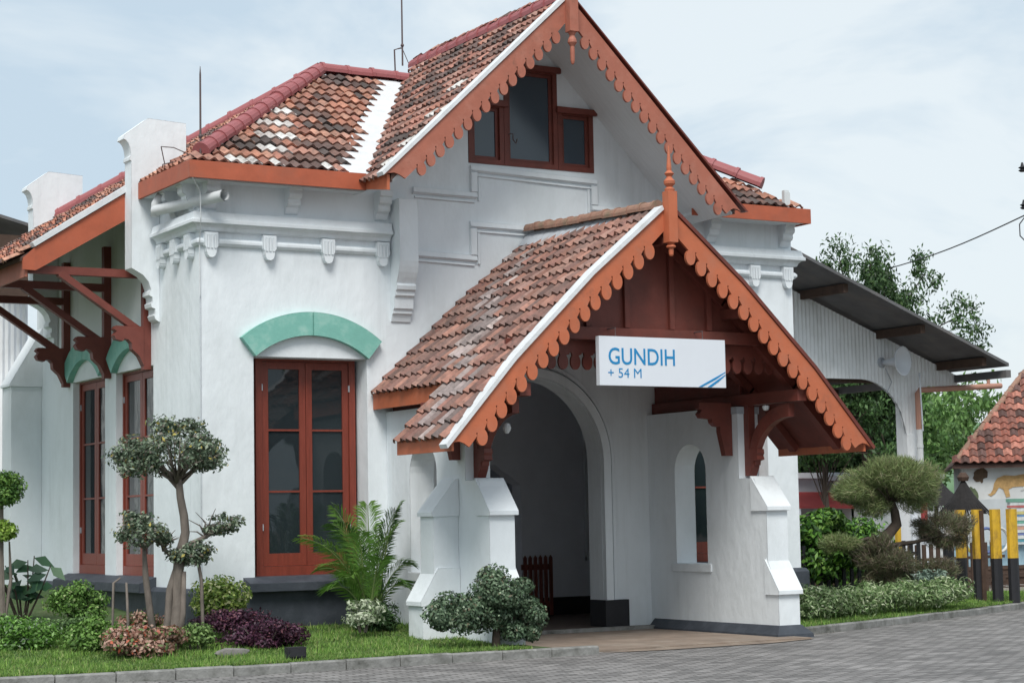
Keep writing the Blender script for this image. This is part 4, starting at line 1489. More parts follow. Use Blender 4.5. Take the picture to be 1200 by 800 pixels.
PPk = [(.42, .25, .19), (.50, .34, .27), (.30, .15, .11), (.17, .24, .09), (.55, .14, .08), (.12, .20, .06)]
shrub('pink_leaved_shrub', 'pinkish cream leaved low shrub mound at the foot of the tree', 'shrub', (7.10, 19.8, .29), (.58, .36, .21), 4200, PPk, [4, 3, 2, 1.6, .5, 1.4], .055, .032, flat=-.2)
shrub('pink_leaved_shrub', 'small pink leaved shrub behind the cream one, touching the trunk', 'shrub', (7.40, 20.75, .46), (.26, .22, .14), 1100, PPk, [3, 2, 3, 2, .3, 1.5], .05, .03, flat=-.2)
shrub('low_green_shrub', 'bright green low shrub left of the pinkish mound', 'shrub', (6.80, 20.5, .36), (.36, .34, .20), 2800, PGr, [1, 3, 3, .4], .05, .03, flat=-.3)
shrub('low_green_shrub', 'small leaved dull green shrub in front of the dark plinth', 'shrub', (6.88, 21.8, .38), (.42, .3, .17), 2600, [(.08, .15, .05), (.13, .22, .08), (.20, .30, .12)], [3, 3, 1], .04, .024, flat=-.3)
shrub('low_green_shrub', 'wide bright green shrub mound at the left edge of the lawn', 'shrub', (6.0, 21.0, .36), (.56, .42, .26), 4800, [(.08, .19, .03), (.13, .29, .045), (.20, .36, .10), (.38, .48, .32)], [3, 3, 2, .8], .045, .028, flat=-.3)
shrub('low_green_shrub', 'small pale green shrub between the pink and purple mounds', 'shrub', (7.78, 20.1, .32), (.26, .24, .14), 1500, [(.16, .27, .08), (.25, .36, .13), (.12, .2, .06)], [1, 1, 1], .04, .024, flat=-.3)

# grey rock
g = MB()
vs = []
for k in range(40):
    d = rng.normal(size=3); d /= np.linalg.norm(d)
    vs.append(tuple(np.array((8.0, 19.55, .15)) + d * np.array((.20, .10, .07)) * rng.uniform(.8, 1.1)))
bmv = bmesh.new()
for v in vs: bmv.verts.new(v)
bmesh.ops.convex_hull(bmv, input=bmv.verts)
me = bpy.data.meshes.new('garden_rock'); bmv.to_mesh(me); bmv.free(); me.materials.append(M['stone'])
ro = bpy.data.objects.new('garden_rock', me); COL.objects.link(ro)
tag(ro, 'flat grey rock between the cream and purple shrubs', 'rock')
# garden spotlight on the kerb
t = thing('garden_spotlight', 'small black garden spotlight standing beside the kerb', 'light', (8.30, 18.62, .1))
g = MB(); g.box(8.20, 8.40, 18.58, 18.68, .13, .24); g.box(8.215, 8.385, 18.572, 18.579, .145, .225)
g.build('housing', M['black'], t)
g = MB(); g.tube([(8.30, 18.63, .06), (8.30, 18.63, .13)], .012, 6); g.build('stake', M['black'], t)

# --- areca palm
t = thing('palm', 'feathery green palm clump between the tall red window and the porch', 'palm', (10.27, 20.9, .22))
VV, CC = [], []
g = MB()
fr = [(-.85, 0.1, 1.30, .22), (-.55, -.1, 1.45, .2), (-.30, .2, 1.62, .12), (-.02, 0, 1.62, .06), (.22, -.1, 1.55, .1), (.42, .1, 1.38, .1), (-.42, .3, 1.15, .2), (.30, .2, 1.2, .15), (-.15, -.2, 1.25, .1), (.12, .1, 1.35, .1), (-.62, .2, .95, .3), (.40, -.2, .95, .25), (-.2, .3, 1.5, .15), (.05, -.25, 1.0, .25), (-.35, -.25, .85, .3), (.34, .05, 1.62, .08), (-.5, 0, .7, .3), (.3, -.3, .7, .3)]
for (dx, dy, h, dr) in fr:
    b = Vector((10.27 + rng.uniform(-.08, .08), 20.9 + rng.uniform(-.06, .06), .22))
    h *= .93; dx *= 1.06
    tip = b + Vector((dx, dy, h))
    mid = b + Vector((dx * .28, dy * .3, h * .72))
    pts = []
    for k in range(15):
        s = k / 14
        p = b * (1 - s) ** 2 + mid * 2 * s * (1 - s) + tip * s * s
        p.z -= dr * max(0, s - .6) ** 2 * 3
        pts.append(p)
    g.tube(pts, [.014 * (1 - .8 * k / 14) for k in range(15)], 5)
    shade = random.choice([(.09, .19, .04), (.13, .27, .05), (.20, .36, .07), (.07, .15, .04), (.16, .30, .06)])
    for k in range(4, 60):
        s = .25 + .75 * k / 60
        i = min(13, int(s * 14)); f = s * 14 - i
        p = pts[i].lerp(pts[i + 1], f)
        d = (pts[i + 1] - pts[i]).normalized()
        side = d.cross(Vector((0, .3, 1))).normalized()
        Lf = (.30 * math.sin(math.pi * min(1, (s - .2) * 1.15)) + .07) * rng.uniform(.85, 1.1)
        for sg_ in (-1, 1):
            dd = (side * sg_ * .75 + d * .75 + Vector((rng.uniform(-.1, .1), rng.uniform(-.15, .15), .25))).normalized()
            e = p + dd * Lf + Vector((0, 0, -.10 * Lf / .3))
            m_ = p + dd * Lf * .45
            wv = d * .0085
            VV += [tuple(p), tuple(m_ + wv), tuple(e), tuple(m_ - wv)]
            kf = rng.uniform(.7, 1.35)
            CC.append(tuple(x * kf for x in shade))
g.build('fronds_stems', M['leafstem'], t)
leaf_mesh('fronds', np.array(VV), np.array(CC), t)
shrub('variegated_shrub', 'small silvery cream leaved shrub at the foot of the palm', 'shrub', (9.93, 20.4, .46), (.32, .26, .20), 800, [(.55, .60, .45), (.40, .47, .32), (.20, .28, .14)], [3, 2, 2], .075, .026, lumps=9, shell=1.0, flat=-.2)
# dark lily grass at the back of palm
shrub('low_green_shrub', 'dark green tuft of leaves under the palm', 'shrub', (10.35, 20.9, .36), (.34, .25, .22), 1400, [(.035, .08, .03), (.06, .12, .04)], [1, 1], .08, .02, flat=-.2)

# --- clipped shrub in front of the left porch pier
t = thing('clipped_shrub', 'grey-green three-lobed clipped shrub in front of the white porch pier', 'shrub', (10.80, 18.85, .1))
parts = []
PSh = [(.055, .095, .055), (.10, .16, .09), (.17, .25, .15), (.30, .38, .26), (.16, .14, .09)]
for c, r, n in (((10.92, 18.85, .70), (.47, .40, .34), 7200), ((10.32, 18.85, .52), (.42, .36, .29), 5400), ((11.06, 18.8, .40), (.42, .35, .30), 5400), ((10.72, 18.9, .45), (.30, .27, .22), 1800)):
    P, Nn = cloud(c, r, n, 14, .6, .38, -.7)
    V, cc = leaf_arrays(P, Nn, .044, .028, pick(PSh, [3, 4, 3, 1.3, .5], n))
    parts.append((V, cc))
leaf_mesh('foliage', np.concatenate([p[0] for p in parts]), np.concatenate([p[1] for p in parts]), t)
g = MB()
g.tube([(10.80, 18.86, .05), (10.80, 18.86, .2), (10.82, 18.86, .4)], [.05, .045, .04], 8)
for q in ((10.42, 18.86, .55), (10.93, 18.86, .72), (11.02, 18.82, .42)):
    g.tube([(10.81, 18.86, .38), q], [.035, .012], 6)
g.build('trunk', M['darkbark'], t)

# --- right hand garden: variegated hedge, casuarina topiary, broad bush
t = thing('hedge', 'low clipped hedge of variegated green and white leaves along the right kerb', 'hedge', (17.8, 20.7, .15))
parts = []
for k in range(26):
    f = k / 25
    c = (15.95 + 3.75 * f, 20.12 + 1.15 * f + rng.uniform(-.05, .05), .33 + .03 * f + rng.uniform(-.02, .04))
    P, Nn = cloud(c, (.30, .42, .25), 520, 8, .5, .42, -.6)
    V, cc = leaf_arrays(P, Nn, .075, .022, pick([(.12, .21, .07), (.20, .30, .12), (.36, .45, .24), (.60, .66, .45), (.09, .16, .05)], [3, 4, 3.5, 1.5, 2], 520))
    parts.append((V, cc))
leaf_mesh('foliage', np.concatenate([p[0] for p in parts]), np.concatenate([p[1] for p in parts]), t)

t = thing('casuarina_topiary', 'wispy cloud-pruned casuarina tree with a domed olive crown behind the variegated hedge', 'tree', (19.35, 22.2, .25))
g = MB()
g.tube([(19.33, 22.2, .15), (19.32, 22.2, .7), (19.28, 22.2, .98), (19.36, 22.2, 1.15), (19.55, 22.2, 1.32), (19.52, 22.2, 1.50), (19.44, 22.2, 1.70)], [.09, .085, .08, .085, .08, .065, .045], 9)
g.tube([(19.34, 22.2, 1.08), (19.0, 22.2, 1.12), (18.6, 22.2, 1.05)], [.04, .03, .01], 6)
g.tube([(19.36, 22.2, 1.0), (19.9, 22.2, 1.05), (20.5, 22.2, 1.15)], [.045, .03, .01], 6)
for k in range(14):
    a = rng.uniform(0, 6.28)
    g.tube([(19.46, 22.2, 1.62), (19.48 + math.cos(a) * .5, 22.2 + math.sin(a) * .45, 1.85 + rng.uniform(-.1, .15))], [.018, .004], 5)
g.build('trunk', M['darkbark'], t, smooth=True)
VV, CC = [], []
def needles(c, r, n, pal, L_=.13):
    P, Nn = cloud(c, r, n, 18, .9, .34, -.5)
    e = (P - np.array(c)) / np.array(r)
    e = e + rng.normal(scale=.5, size=e.shape) + np.array((0, 0, .25))
    e /= np.linalg.norm(e, axis=1, keepdims=True)
    s = np.cross(e, rng.normal(size=e.shape)); s /= np.linalg.norm(s, axis=1, keepdims=True)
    l = L_ * rng.uniform(.6, 1.3, (n, 1))
    V = np.stack([P - e * l * .5, P + s * .0038, P + e * l * .5, P - s * .0038], 1).reshape(-1, 3)
    return V, pick(pal, [1] * len(pal), n)
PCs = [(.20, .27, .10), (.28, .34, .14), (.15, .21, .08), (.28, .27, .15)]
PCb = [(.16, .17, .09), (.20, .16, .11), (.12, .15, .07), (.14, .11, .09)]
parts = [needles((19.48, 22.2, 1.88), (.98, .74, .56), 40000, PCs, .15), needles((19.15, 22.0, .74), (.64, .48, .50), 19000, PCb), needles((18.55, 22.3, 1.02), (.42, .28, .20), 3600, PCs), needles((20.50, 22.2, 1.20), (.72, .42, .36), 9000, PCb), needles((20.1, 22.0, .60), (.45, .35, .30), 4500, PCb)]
leaf_mesh('crown', np.concatenate([p[0] for p in parts]), np.concatenate([p[1] for p in parts]), t)

PBu = [(.06, .15, .03), (.10, .24, .04), (.16, .33, .05), (.24, .42, .09), (.035, .085, .025)]
shrub('leafy_bush', 'broad bright green leafy bush over the black picket fence', 'bush', (19.0, 23.45, 1.02), (1.05, .55, .60), 9000, PBu, [2, 3, 3, 1.5, 3], .12, .06, zb=.3, lumps=16, lr=.36, shell=.8, flat=-.8)
shrub('leafy_bush', 'green leafy bush behind the yellow and black posts', 'bush', (22.0, 26.2, .9), (1.0, .6, .7), 3600, PBu, [2, 3, 2, 1, 3], .11, .05, zb=.25, lumps=14, lr=.36, shell=.8, flat=-.8)
shrub('grey_plant', 'small blue-grey leaved plant behind the right end of the hedge', 'plant', (19.75, 21.75, .52), (.3, .2, .18), 700, [(.22, .30, .24), (.14, .20, .16)], [1, 1], .08, .03, flat=-.3)

# --- lawn grass
def grass(n, x0, x1, yfun, y1, label):
    x = rng.uniform(x0, x1, n)
    ya = np.array([yfun(v) for v in x])
    y = ya + (y1 - ya) * rng.uniform(0, 1, n) ** 1.4
    z = np.array([lawn_z(a, b) for a, b in zip(x, y)])
    P = np.stack([x, y, z - .005], 1)
    a = rng.uniform(0, 2 * np.pi, n)
    clump = .5 + .5 * np.sin(x * 5.1 + np.sin(y * 7) * 1.3) * np.sin(y * 6.3 + x * 2)
    h = ((.022 + .035 * clump * rng.uniform(.4, 1.3, n)) * np.where(rng.uniform(size=n) < .05, 2.1, 1))[:, None]
    s = np.stack([np.cos(a), np.sin(a), np.zeros(n)], 1) * .006
    tip = np.stack([rng.normal(0, .02, n), rng.normal(0, .02, n), np.zeros(n)], 1)
    V = np.stack([P - s, P + s, P + tip + np.array((0, 0, 1)) * h], 1).reshape(-1, 3)
    o = leaf_mesh('grass', V, pick([(.12, .23, .045), (.17, .31, .06), (.24, .38, .085), (.34, .38, .15), (.07, .15, .035)], [3, 3, 2.4, 1.2, 1.5], n) * (.72 + .5 * clump[:, None] * rng.uniform(.7, 1.2, (n, 1))), None, nv=3)
    tag(o, label, 'grass', kind='stuff')
grass(110000, 3.0, 11.0, lambda x: KY(x) + .10, 22.8, 'short green lawn grass between the kerb and the white building')
grass(40000, 15.4, 23.3, lambda x: kr(x) + .09, 23.6, 'short lawn grass behind the right hand kerb')

# ================================================================ RIGHT HAND STREET THINGS
def post_mb(h):
    g = MB()
    prof = [(-.085, -.03), (-.085, .03), (-.03, .045), (.03, .045), (.085, .03), (.085, -.03), (.03, -.05), (-.03, -.05)]
    return prof
def rail_post(loc, label, rusty=False):
    t = thing('bollard_post', label, 'post', loc, 'yellow and black posts by the tracks')
    prof = post_mb(0)
    g = MB(); g.prism([prof], lambda u, v, w: (loc[0] + u, loc[1] + v, loc[2] + w), -.1, .68)
    g.build('post_foot', M['black'], t)
    g = MB(); g.prism([prof], lambda u, v, w: (loc[0] + u, loc[1] + v, loc[2] + w), .681, 1.42)
    g.build('post_top', M['yellow'], t)
    if rusty:
        g = MB(); g.box(loc[0] - .0, loc[0] + .075, loc[1] - .07, loc[1] - .052, loc[2] - .1, loc[2] + 1.41)
        g.build('steel_strip', M['rust'], t)
    return t
rail_post((21.41, 22.85, .09), 'leftmost yellow and black post, next to the bush')
rail_post((21.14, 22.2, .09), 'yellow and black post with a rusty brown steel strip on its side', True)
rail_post((21.32, 22.0, .09), 'plain yellow and black post right of the rusty one')
rail_post((21.56, 21.9, .09), 'rightmost yellow and black post')
t = thing('rail_stub', 'dark upright rail stub left of the yellow posts', 'post', (21.6, 23.4, .1))
g = MB(); g.box(21.56, 21.68, 23.35, 23.42, .0, 1.05); g.box(21.54, 21.70, 23.33, 23.349, .0, 1.05)
g.lathe([(.07, -.02), (.07, .02)], 23.34, 1.02, 21.6, 12, axis='x')
g.build('rail_section', M['black'], t)
# picket fence (dark) below the broad bush
t = thing('picket_fence', 'black timber picket fence under the broad green bush', 'fence', (18.4, 23.2, .2))
g = MB()
for k in range(26):
    x = 16.9 + k * .165
    y = 23.0 + (x - 16.9) * .10
    g.box(x, x + .06, y, y + .025, .1, 1.02 + .03 * (k % 2))
g.build('pickets', M['black'], t)
g = MB()
for z in (.38, .85):
    g.bar((16.9, 23.04, z), (21.1, 23.46, z), .03, .05)
g.build('rails', M['black'], t)
g = MB()
for k in range(14):
    x = 21.9 + k * .2
    g.box(x, x + .07, 24.6 + k * .05, 24.63 + k * .05, .0, .95)
g.bar((21.9, 24.64, .7), (24.7, 25.3, .7), .03, .05)
g.bar((21.9, 24.64, .3), (24.7, 25.3, .3), .03, .05)
o = g.build('picket_fence', M['rust'])
tag(o, 'low dark picket fence further back, behind the yellow posts', 'fence')
# coloured stakes
cols = [('yellow', 'thin yellow stake behind the bush'), ('pvc', 'pale blue-white stake'), ('awning', 'red and white stake')]
g = MB(); g.box(22.9, 22.99, 26.0, 26.06, 0, 1.35); tag(g.build('garden_stake', M['yellow']), 'thin yellow stake left of the posts, half hidden by twigs', 'stake')
g = MB(); g.box(23.35, 23.47, 26.1, 26.16, 0, 1.5); tag(g.build('garden_stake', M['signwhite']), 'pale blue-white stake between the yellow stake and the posts', 'stake')
t = thing('garden_stake', 'stake painted red at the top and white below', 'stake', (23.65, 26.1, 0))
g = MB(); g.box(23.60, 23.70, 26.1, 26.16, 1.1, 1.65); g.build('stake_top', M['awning'], t)
g = MB(); g.box(23.60, 23.70, 26.1, 26.16, 0, 1.099); g.build('stake_foot', M['signwhite'], t)

# tracks
g = MB()
g.add([(15, 28.2, .02), (90, 28.2, .02), (90, 37, .02), (15, 37, .02)], [(0, 1, 2, 3)])
o = g.build('track_ballast', M['ballast']); o['kind'] = 'structure'
t = thing('railway_track', 'railway track with rusty rails crossing behind the posts', 'track', (30, 29.5, 0))
for y in (28.9, 29.97):
    g = MB(); g.box(18, 70, y - .035, y + .035, .16, .20); g.box(18, 70, y - .012, y + .012, .06, .159); g.box(18, 70, y - .07, y + .07, .03, .059)
    g.build('rail', M['rust'], t)
g = MB()
for k in range(80):
    g.box(18 + k * .62, 18.24 + k * .62, 28.2, 30.7, .0, .029)
s = g.build('sleepers', M['rust'], t)
t = thing('railway_track', 'second railway track, further behind the first', 'track', (30, 33.5, 0))
for y in (33.0, 34.07):
    g = MB(); g.box(18, 80, y - .035, y + .035, .16, .20); g.box(18, 80, y - .012, y + .012, .03, .159)
    g.build('rail', M['rust'], t)

# ================================================================ PLATFORM CANOPY (behind, right)
t = thing('platform_canopy', 'platform canopy behind the station with a white corrugated gable and dark sheet roof', 'canopy', (24, 30, 0))
yw = 28.5
g = MB()
vs, fs = [], []
xs = []
x = 19.0
while x < 26.83:
    xs.append(x); x += .045
def ctop(x): return 5.60 - (x - 22.84) * .378
def cbot(x):
    if x < 24.33: return 4.0
    if x < 25.40:
        f = (x - 24.33) / 1.07
        return 4.0 - 1.05 * (1 - math.sqrt(max(0, 1 - f * f)))
    if x < 25.72: return 2.95
    if x < 26.0: return 3.88 - .30 * (1 - (x - 25.72) / .28) ** 2
    return 3.90
for i, x in enumerate(xs):
    y = yw + (.007 if i % 2 else -.007)
    vs += [(x, y, ctop(x)), (x, y, min(cbot(x), ctop(x) - .01))]
for i in range(len(xs) - 1):
    fs.append((2 * i, 2 * i + 1, 2 * i + 3, 2 * i + 2))
g.add(vs, fs)
# back skin gives the sheet a thickness
g.add([(a, b + .05, c) for a, b, c in vs], fs)
g.build('gable_sheet', M['corrug'], t)
g = MB(); g.box(25.42, 25.70, yw + .06, yw + .28, -.1, 4.0)
g.box(25.42, 25.70, yw - .02, yw + .059, -.1, 2.96)
g.build('column', M['corrug'], t)
g = MB()
def rz(x): return 5.66 - (x - 22.84) * .378 + .08
slab(g, [(19, 27.1, rz(19)), (26.78, 27.1, rz(26.78)), (26.78, 40, rz(26.78)), (19, 40, rz(19))], .06)
g.box(26.70, 26.82, 27.1, 40, 3.98, 4.12)
g.build('roof_sheet', M['darkroof'], t)
g = MB()
for x in (21.0, 23.0, 24.8, 26.3):
    g.box(x - .05, x + .05, 27.25, 40, rz(x) - .17 - .06, rz(x) - .075)
for y in (28.7, 32, 35, 38):
    g.bar((19, y, rz(19) - .28), (26.7, y, rz(26.7) - .28), .06, .10)
    g.box(19, 26.0, y - .03, y + .03, 3.94, 4.05)
    for k in range(8):
        x = 19.5 + k * .8
        g.bar((x, y, 4.05), (x + .5, y, min(rz(x + .5) - .3, 5.2)), .03, .04)
g.build('roof_frame', M['rust'], t)
g = MB()
g.tube([(27.72, 28.3, 3.92), (25.62, 28.3, 3.80), (25.56, 28.3, 3.74), (25.56, 28.3, 3.05)], .055, 10)
g.tube([(27.4, 28.3, 3.94), (27.4, 28.3, 4.06)], .035, 8)
g.build('downpipe', M['pipe'], t)
g = MB(); g.tube([(25.57, 28.3, 3.049), (25.58, 28.3, -.05)], .062, 10); g.tube([(25.57, 28.3, 2.76), (25.57, 28.3, 2.70)], .07, 10)
g.build('downpipe_foot', M['pvc'], t)
t = thing('horn_loudspeaker', 'round white horn loudspeaker fixed to the corrugated canopy gable', 'loudspeaker', (25.05, 28.2, 4.3))
g = MB(); g.lathe([(.05, .0), (.07, .18), (.09, .26), (.14, .34), (.22, .40), (.28, .43), (.285, .45), (.27, .445), (.2, .40), (.08, .33), (.03, .32)], 28.1, 4.32, 24.75, 20, axis='x')
h = g.build('horn', M['signwhite'], t, smooth=True)
g = MB(); g.lathe([(.0, 0), (.09, .01), (.10, .16), (.05, .17)], 28.1, 4.32, 24.58, 14, axis='x'); g.box(24.40, 24.44, 28.0, 28.4, 4.15, 4.5); g.bar((24.42, 28.1, 4.32), (24.6, 28.1, 4.32), .04, .04)
g.build('driver', M['mortar'], t)
g = MB(); g.tube([(24.6, 28.1, 4.25), (24.62, 28.15, 3.9), (24.75, 28.2, 3.75), (24.86, 28.2, 3.95), (24.8, 28.1, 4.2)], .012, 5); g.tube([(25.35, 28.4, 4.1), (25.38, 28.4, 3.0)], .015, 5)
g.build('cable', M['mortar'], t)

t.rotation_euler = (0, 0, R_(-74))
# left sliver of canopy roof beyond the side wall
t = thing('far_canopy', 'dark canopy roof and pale corrugated end just showing past the far left corner', 'canopy', (8, 31, 0))
g = MB()
slab(g, [(4, 29.6, 7.4), (9.1, 29.6, 6.10), (9.1, 34, 6.10), (4, 34, 7.4)], .05)
g.build('roof_sheet', M['darkroof'], t)
g = MB(); g.box(4, 9.0, 30.2, 30.3, 5.35, 5.75); g.box(4, 9.0, 31.6, 31.7, 5.6, 6.1); g.box(8.35, 9.05, 29.7, 29.78, 5.0, 6.0)
g.build('roof_beam', M['rust'], t)
g = MB(); vs, fs = [], []
xs = [5 + .045 * i for i in range(90)]
for i, x in enumerate(xs):
    y = 30.4 + (.012 if i % 2 else -.012)
    vs += [(x, y, 5.2), (x, y, -.1)]
for i in range(len(xs) - 1): fs.append((2 * i, 2 * i + 1, 2 * i + 3, 2 * i + 2))
g.add(vs, fs); g.add([(a, b + .05, c) for a, b, c in vs], fs)
g.build('end_sheet', M['corrug'], t)
g = MB(); g.box(7.6, 8.06, 28.9, 29.0, -.1, 3.9)
g.build('end_post', M['black'], t)

# ================================================================ BACKGROUND BUILDINGS, TREES
t = thing('tiled_house', 'old white house with a steep red tile roof and an animal mural on its wall', 'house', (42, 42, 0))
HO = Vector((39.15, 42.0, 0)); HU = Vector((.76, -.65, 0)); HV = Vector((.65, .76, 0))
def HF(a, b, z):
    p = HO + HU * a + HV * b
    return (p.x, p.y, z)
g = MB()
g.prism([[(0.25, -.1), (12, -.1), (12, 2.86), (.25, 2.86)]], lambda u, v, w: HF(u, .35 + w, v), 0, 5)
g.build('wall', M['offwhite'], t)
g = MB()
slab(g, [HF(0, 0, 2.78), HF(12.4, 0, 2.78), HF(10, 3.2, 5.5), HF(2.35, 3.2, 5.5)], .09)
slab(g, [HF(0, .01, 2.78), HF(2.35, 3.21, 5.5), HF(0, 6.4, 2.78)], .09)
rf = g.build('roof', M['deck'], t)
hs = 2.72 / 3.2
hV = HV + Vector((0, 0, hs))
tiles('roof_tiles', HF(0, -.06, 2.80), HU, hV, 12.4, 3.2 * math.hypot(1, hs), lambda u, v: u > v / math.hypot(1, hs) * .735 + .0 and u < 8, .24, .30, [(.40, .15, .11), (.30, .12, .09), (.22, .10, .08), (.46, .20, .15), (.14, .08, .07)], rf, 77)
ridge_caps(HF(.1, .05, 2.9), HF(2.35, 3.2, 5.6), .09, .45, rf, 'oldridge')
ridge_caps(HF(2.35, 3.2, 5.6), HF(10, 3.2, 5.6), .11, .45, rf, 'oldridge')
MUR = {}
for nm, c in (('ochre', (.46, .29, .12)), ('umber', (.10, .065, .04)), ('olive', (.10, .13, .07)), ('greywhite', (.58, .60, .58)), ('sand', (.58, .44, .27))):
    MUR[nm] = mat('mural_' + nm, c, .8, .35, 9)
def blot(m, cx, cz, rx, rz, k, seed, n=22):
    r_ = random.Random(seed)
    P = []
    for i in range(n):
        a = 2 * math.pi * i / n
        q = 1 + .22 * math.sin(2 * a + seed) + .12 * math.sin(5 * a + seed * 2) + r_.uniform(-.12, .12)
        P.append((cx + rx * q * math.cos(a), cz + rz * q * math.sin(a)))
    g = MB(); g.prism([P], lambda u, v, w: HF(u, .338 - .004 * k + w, v), 0, .003)
    return g.build('mural_patch', MUR[m], t)
def flat(m, P, k, sc=1, ox=0, oz=0):
    g = MB(); g.prism([[(ox + sc * a_, oz + sc * b_) for a_, b_ in P]], lambda u, v, w: HF(u, .338 - .004 * k + w, v), 0, .003)
    return g.build('mural_patch', MUR[m], t)
CAT = [(0, .42), (.10, .58), (.30, .66), (.60, .64), (.95, .70), (1.10, .84), (1.18, .80), (1.30, .80), (1.42, .66), (1.46, .52), (1.36, .46), (1.24, .44), (1.16, .30), (1.22, .02), (1.10, 0), (1.02, .28), (.80, .32), (.55, .30), (.42, .24), (.46, .02), (.34, 0), (.26, .24), (.14, .30), (.02, .12), (-.10, .04), (-.20, .10), (-.12, .12), (-.04, .24)]
flat('ochre', CAT, 1, .95, 1.15, 1.85)
flat('sand', CAT, 2, .55, 1.35, 1.05)
flat('greywhite', [(x_ * .4 + 1.95, z_ * .25 + 2.02) for x_, z_ in CAT], 3)
blot('umber', .78, 2.5, .17, .24, 0, 1); blot('olive', .55, 1.9, .13, .30, 0, 2); blot('umber', 2.2, 1.45, .10, .07, 4, 11); blot('umber', 2.43, 2.42, .05, .05, 4, 12)

t = thing('grey_shed', 'long low weathered grey building with a dark eave behind the topiary', 'building', (37, 45, 0))
g = MB(); g.box(33.5, 39.2, 44.5, 49, -.1, 2.50); g.build('wall', M['greywall'], t)
g = MB(); g.box(33.3, 39.25, 44.35, 49.1, 2.502, 2.66); g.build('roof', M['plaster_dim'], t)
g = MB(); slab(g, [(32.8, 43.3, 1.72), (36.9, 43.3, 1.66), (36.9, 44.49, 2.1), (32.8, 44.49, 2.15)], .05); g.build('awning', M['awning'], t)
g = MB(); g.box(33.6, 34.3, 44.42, 44.49, .8, 1.5); g.build('window', M['black'], t)
g = MB(); g.box(34.6, 34.7, 43.35, 43.45, -.1, 1.66); g.box(36.6, 36.7, 43.35, 43.45, -.1, 1.62); g.build('awning_post', M['plaster_dim'], t)
t = thing('white_shed', 'small white building with a flat parapet beside the tiled house', 'building', (38.5, 42.5, 0))
g = MB(); g.box(36.6, 39.28, 42.6, 44.2, -.1, 2.42); g.build('wall', M['offwhite'], t)
g = MB(); g.box(36.5, 39.29, 42.5, 44.3, 2.422, 2.56); g.box(38.1, 39.1, 42.56, 42.598, 1.55, 2.30); g.build('parapet', M['greywall'], t)

def thatch(x, y, z0, z1, r, label):
    t = thing('thatched_parasol', label, 'parasol', (x, y, 0), 'black palm fibre parasols')
    g = MB()
    g.lathe([(r, 0), (r * .75, (z1 - z0) * .22), (r * .45, (z1 - z0) * .5), (r * .18, (z1 - z0) * .82), (.02, (z1 - z0))], x, y, z0, 20)
    for k in range(90):
        a = rng.uniform(0, 6.28)
        g.bar((x + math.cos(a) * r * .6, y + math.sin(a) * r * .6, z0 + (z1 - z0) * .33), (x + math.cos(a) * r * 1.08, y + math.sin(a) * r * 1.08, z0 - rng.uniform(.02, .12)), .02, .012)
    g.build('canopy', M['thatch'], t)
    g = MB(); g.tube([(x, y, -.05), (x, y, z1 - .1)], .05, 8); g.build('pole', M['rust'], t)
    g = MB(); g.lathe([(.1, 0), (.13, .08), (.06, .18)], x, y, z1 - .04, 10); g.build('cap', M['rust'], t)
thatch(28.8, 30.6, 1.50, 2.15, .48, 'cone-shaped black palm fibre parasol right behind the yellow posts')
thatch(31.6, 34.5, 1.62, 2.3, .75, 'black palm fibre parasol further left, in front of the white shed')

# brightly striped stall front at the right edge
t = thing('striped_kiosk', 'brightly striped stall front at the right edge below the mural', 'kiosk', (36.8, 38, 0))
stc = [(.50, .55, .56), (.10, .30, .36), (.60, .62, .60), (.16, .20, .42), (.58, .60, .58), (.55, .32, .24), (.60, .64, .64), (.16, .38, .30), (.60, .62, .60), (.16, .28, .46), (.55, .50, .22), (.60, .62, .62), (.45, .14, .13), (.56, .60, .60), (.15, .32, .24)]
z = .62
for k, c in enumerate(stc):
    hgt = .062 + .03 * ((k * 7) % 3) / 2
    g = MB()
    x0 = 36.05 - .012 * k + .03 * (k % 2)
    g.box(x0, 40.5, 36.5 + .01 * (k % 2), 36.62, z, z + hgt - .004)
    g.build('stripe_board', mat('kiosk_paint', c, .7, .25, 8), t); z += hgt
g = MB(); g.box(35.2, 40.5, 36.64, 38, -.1, .60); g.build('kiosk_base', mat('kiosk_blue', (.30, .44, .52), .8, .4, 3), t)
g = MB(); g.box(36.3, 40.5, 36.64, 38, .601, z); g.build('kiosk_body', M['offwhite'], t)
for k, c in enumerate(((.5, .42, .12), (.1, .14, .3), (.55, .55, .52))):
    g = MB()
    cx, cz, r = 34.6 + .42 * k, .75, .30
    g.tube([(cx + r * math.cos(a * .3142), 36.45, cz + r * math.sin(a * .3142)) for a in range(21)], .04, 6)
    g.build('painted_hoop', mat('hoop_paint', c, .6, .2, 5), t)

# hills
g = MB()
vs, fs = [], []
nx = 60
for j in range(8):
    for i in range(nx + 1):
        x = 60 + 260 * i / nx
        y = 150 + 22 * j
        prof_ = math.sin(math.pi * min(1, j / 5)) if j < 6 else .4
        z = (12 + 5 * math.sin(x * .035) + 2.5 * math.sin(x * .11 + 1)) * math.sin(math.pi / 2 * j / 7) + (rng.uniform(-.8, .8) if j else -2)
        vs.append((x, y, z))
for j in range(7):
    for i in range(nx):
        a = j * (nx + 1) + i
        fs.append((a, a + 1, a + nx + 2, a + nx + 1))
g.add(vs, fs)
M['hill'] = mat('hazy_wooded_hill', (.11, .19, .10), .95, .45, .12, .8, .5)
o = g.build('hill', M['hill']); o['kind'] = 'structure'

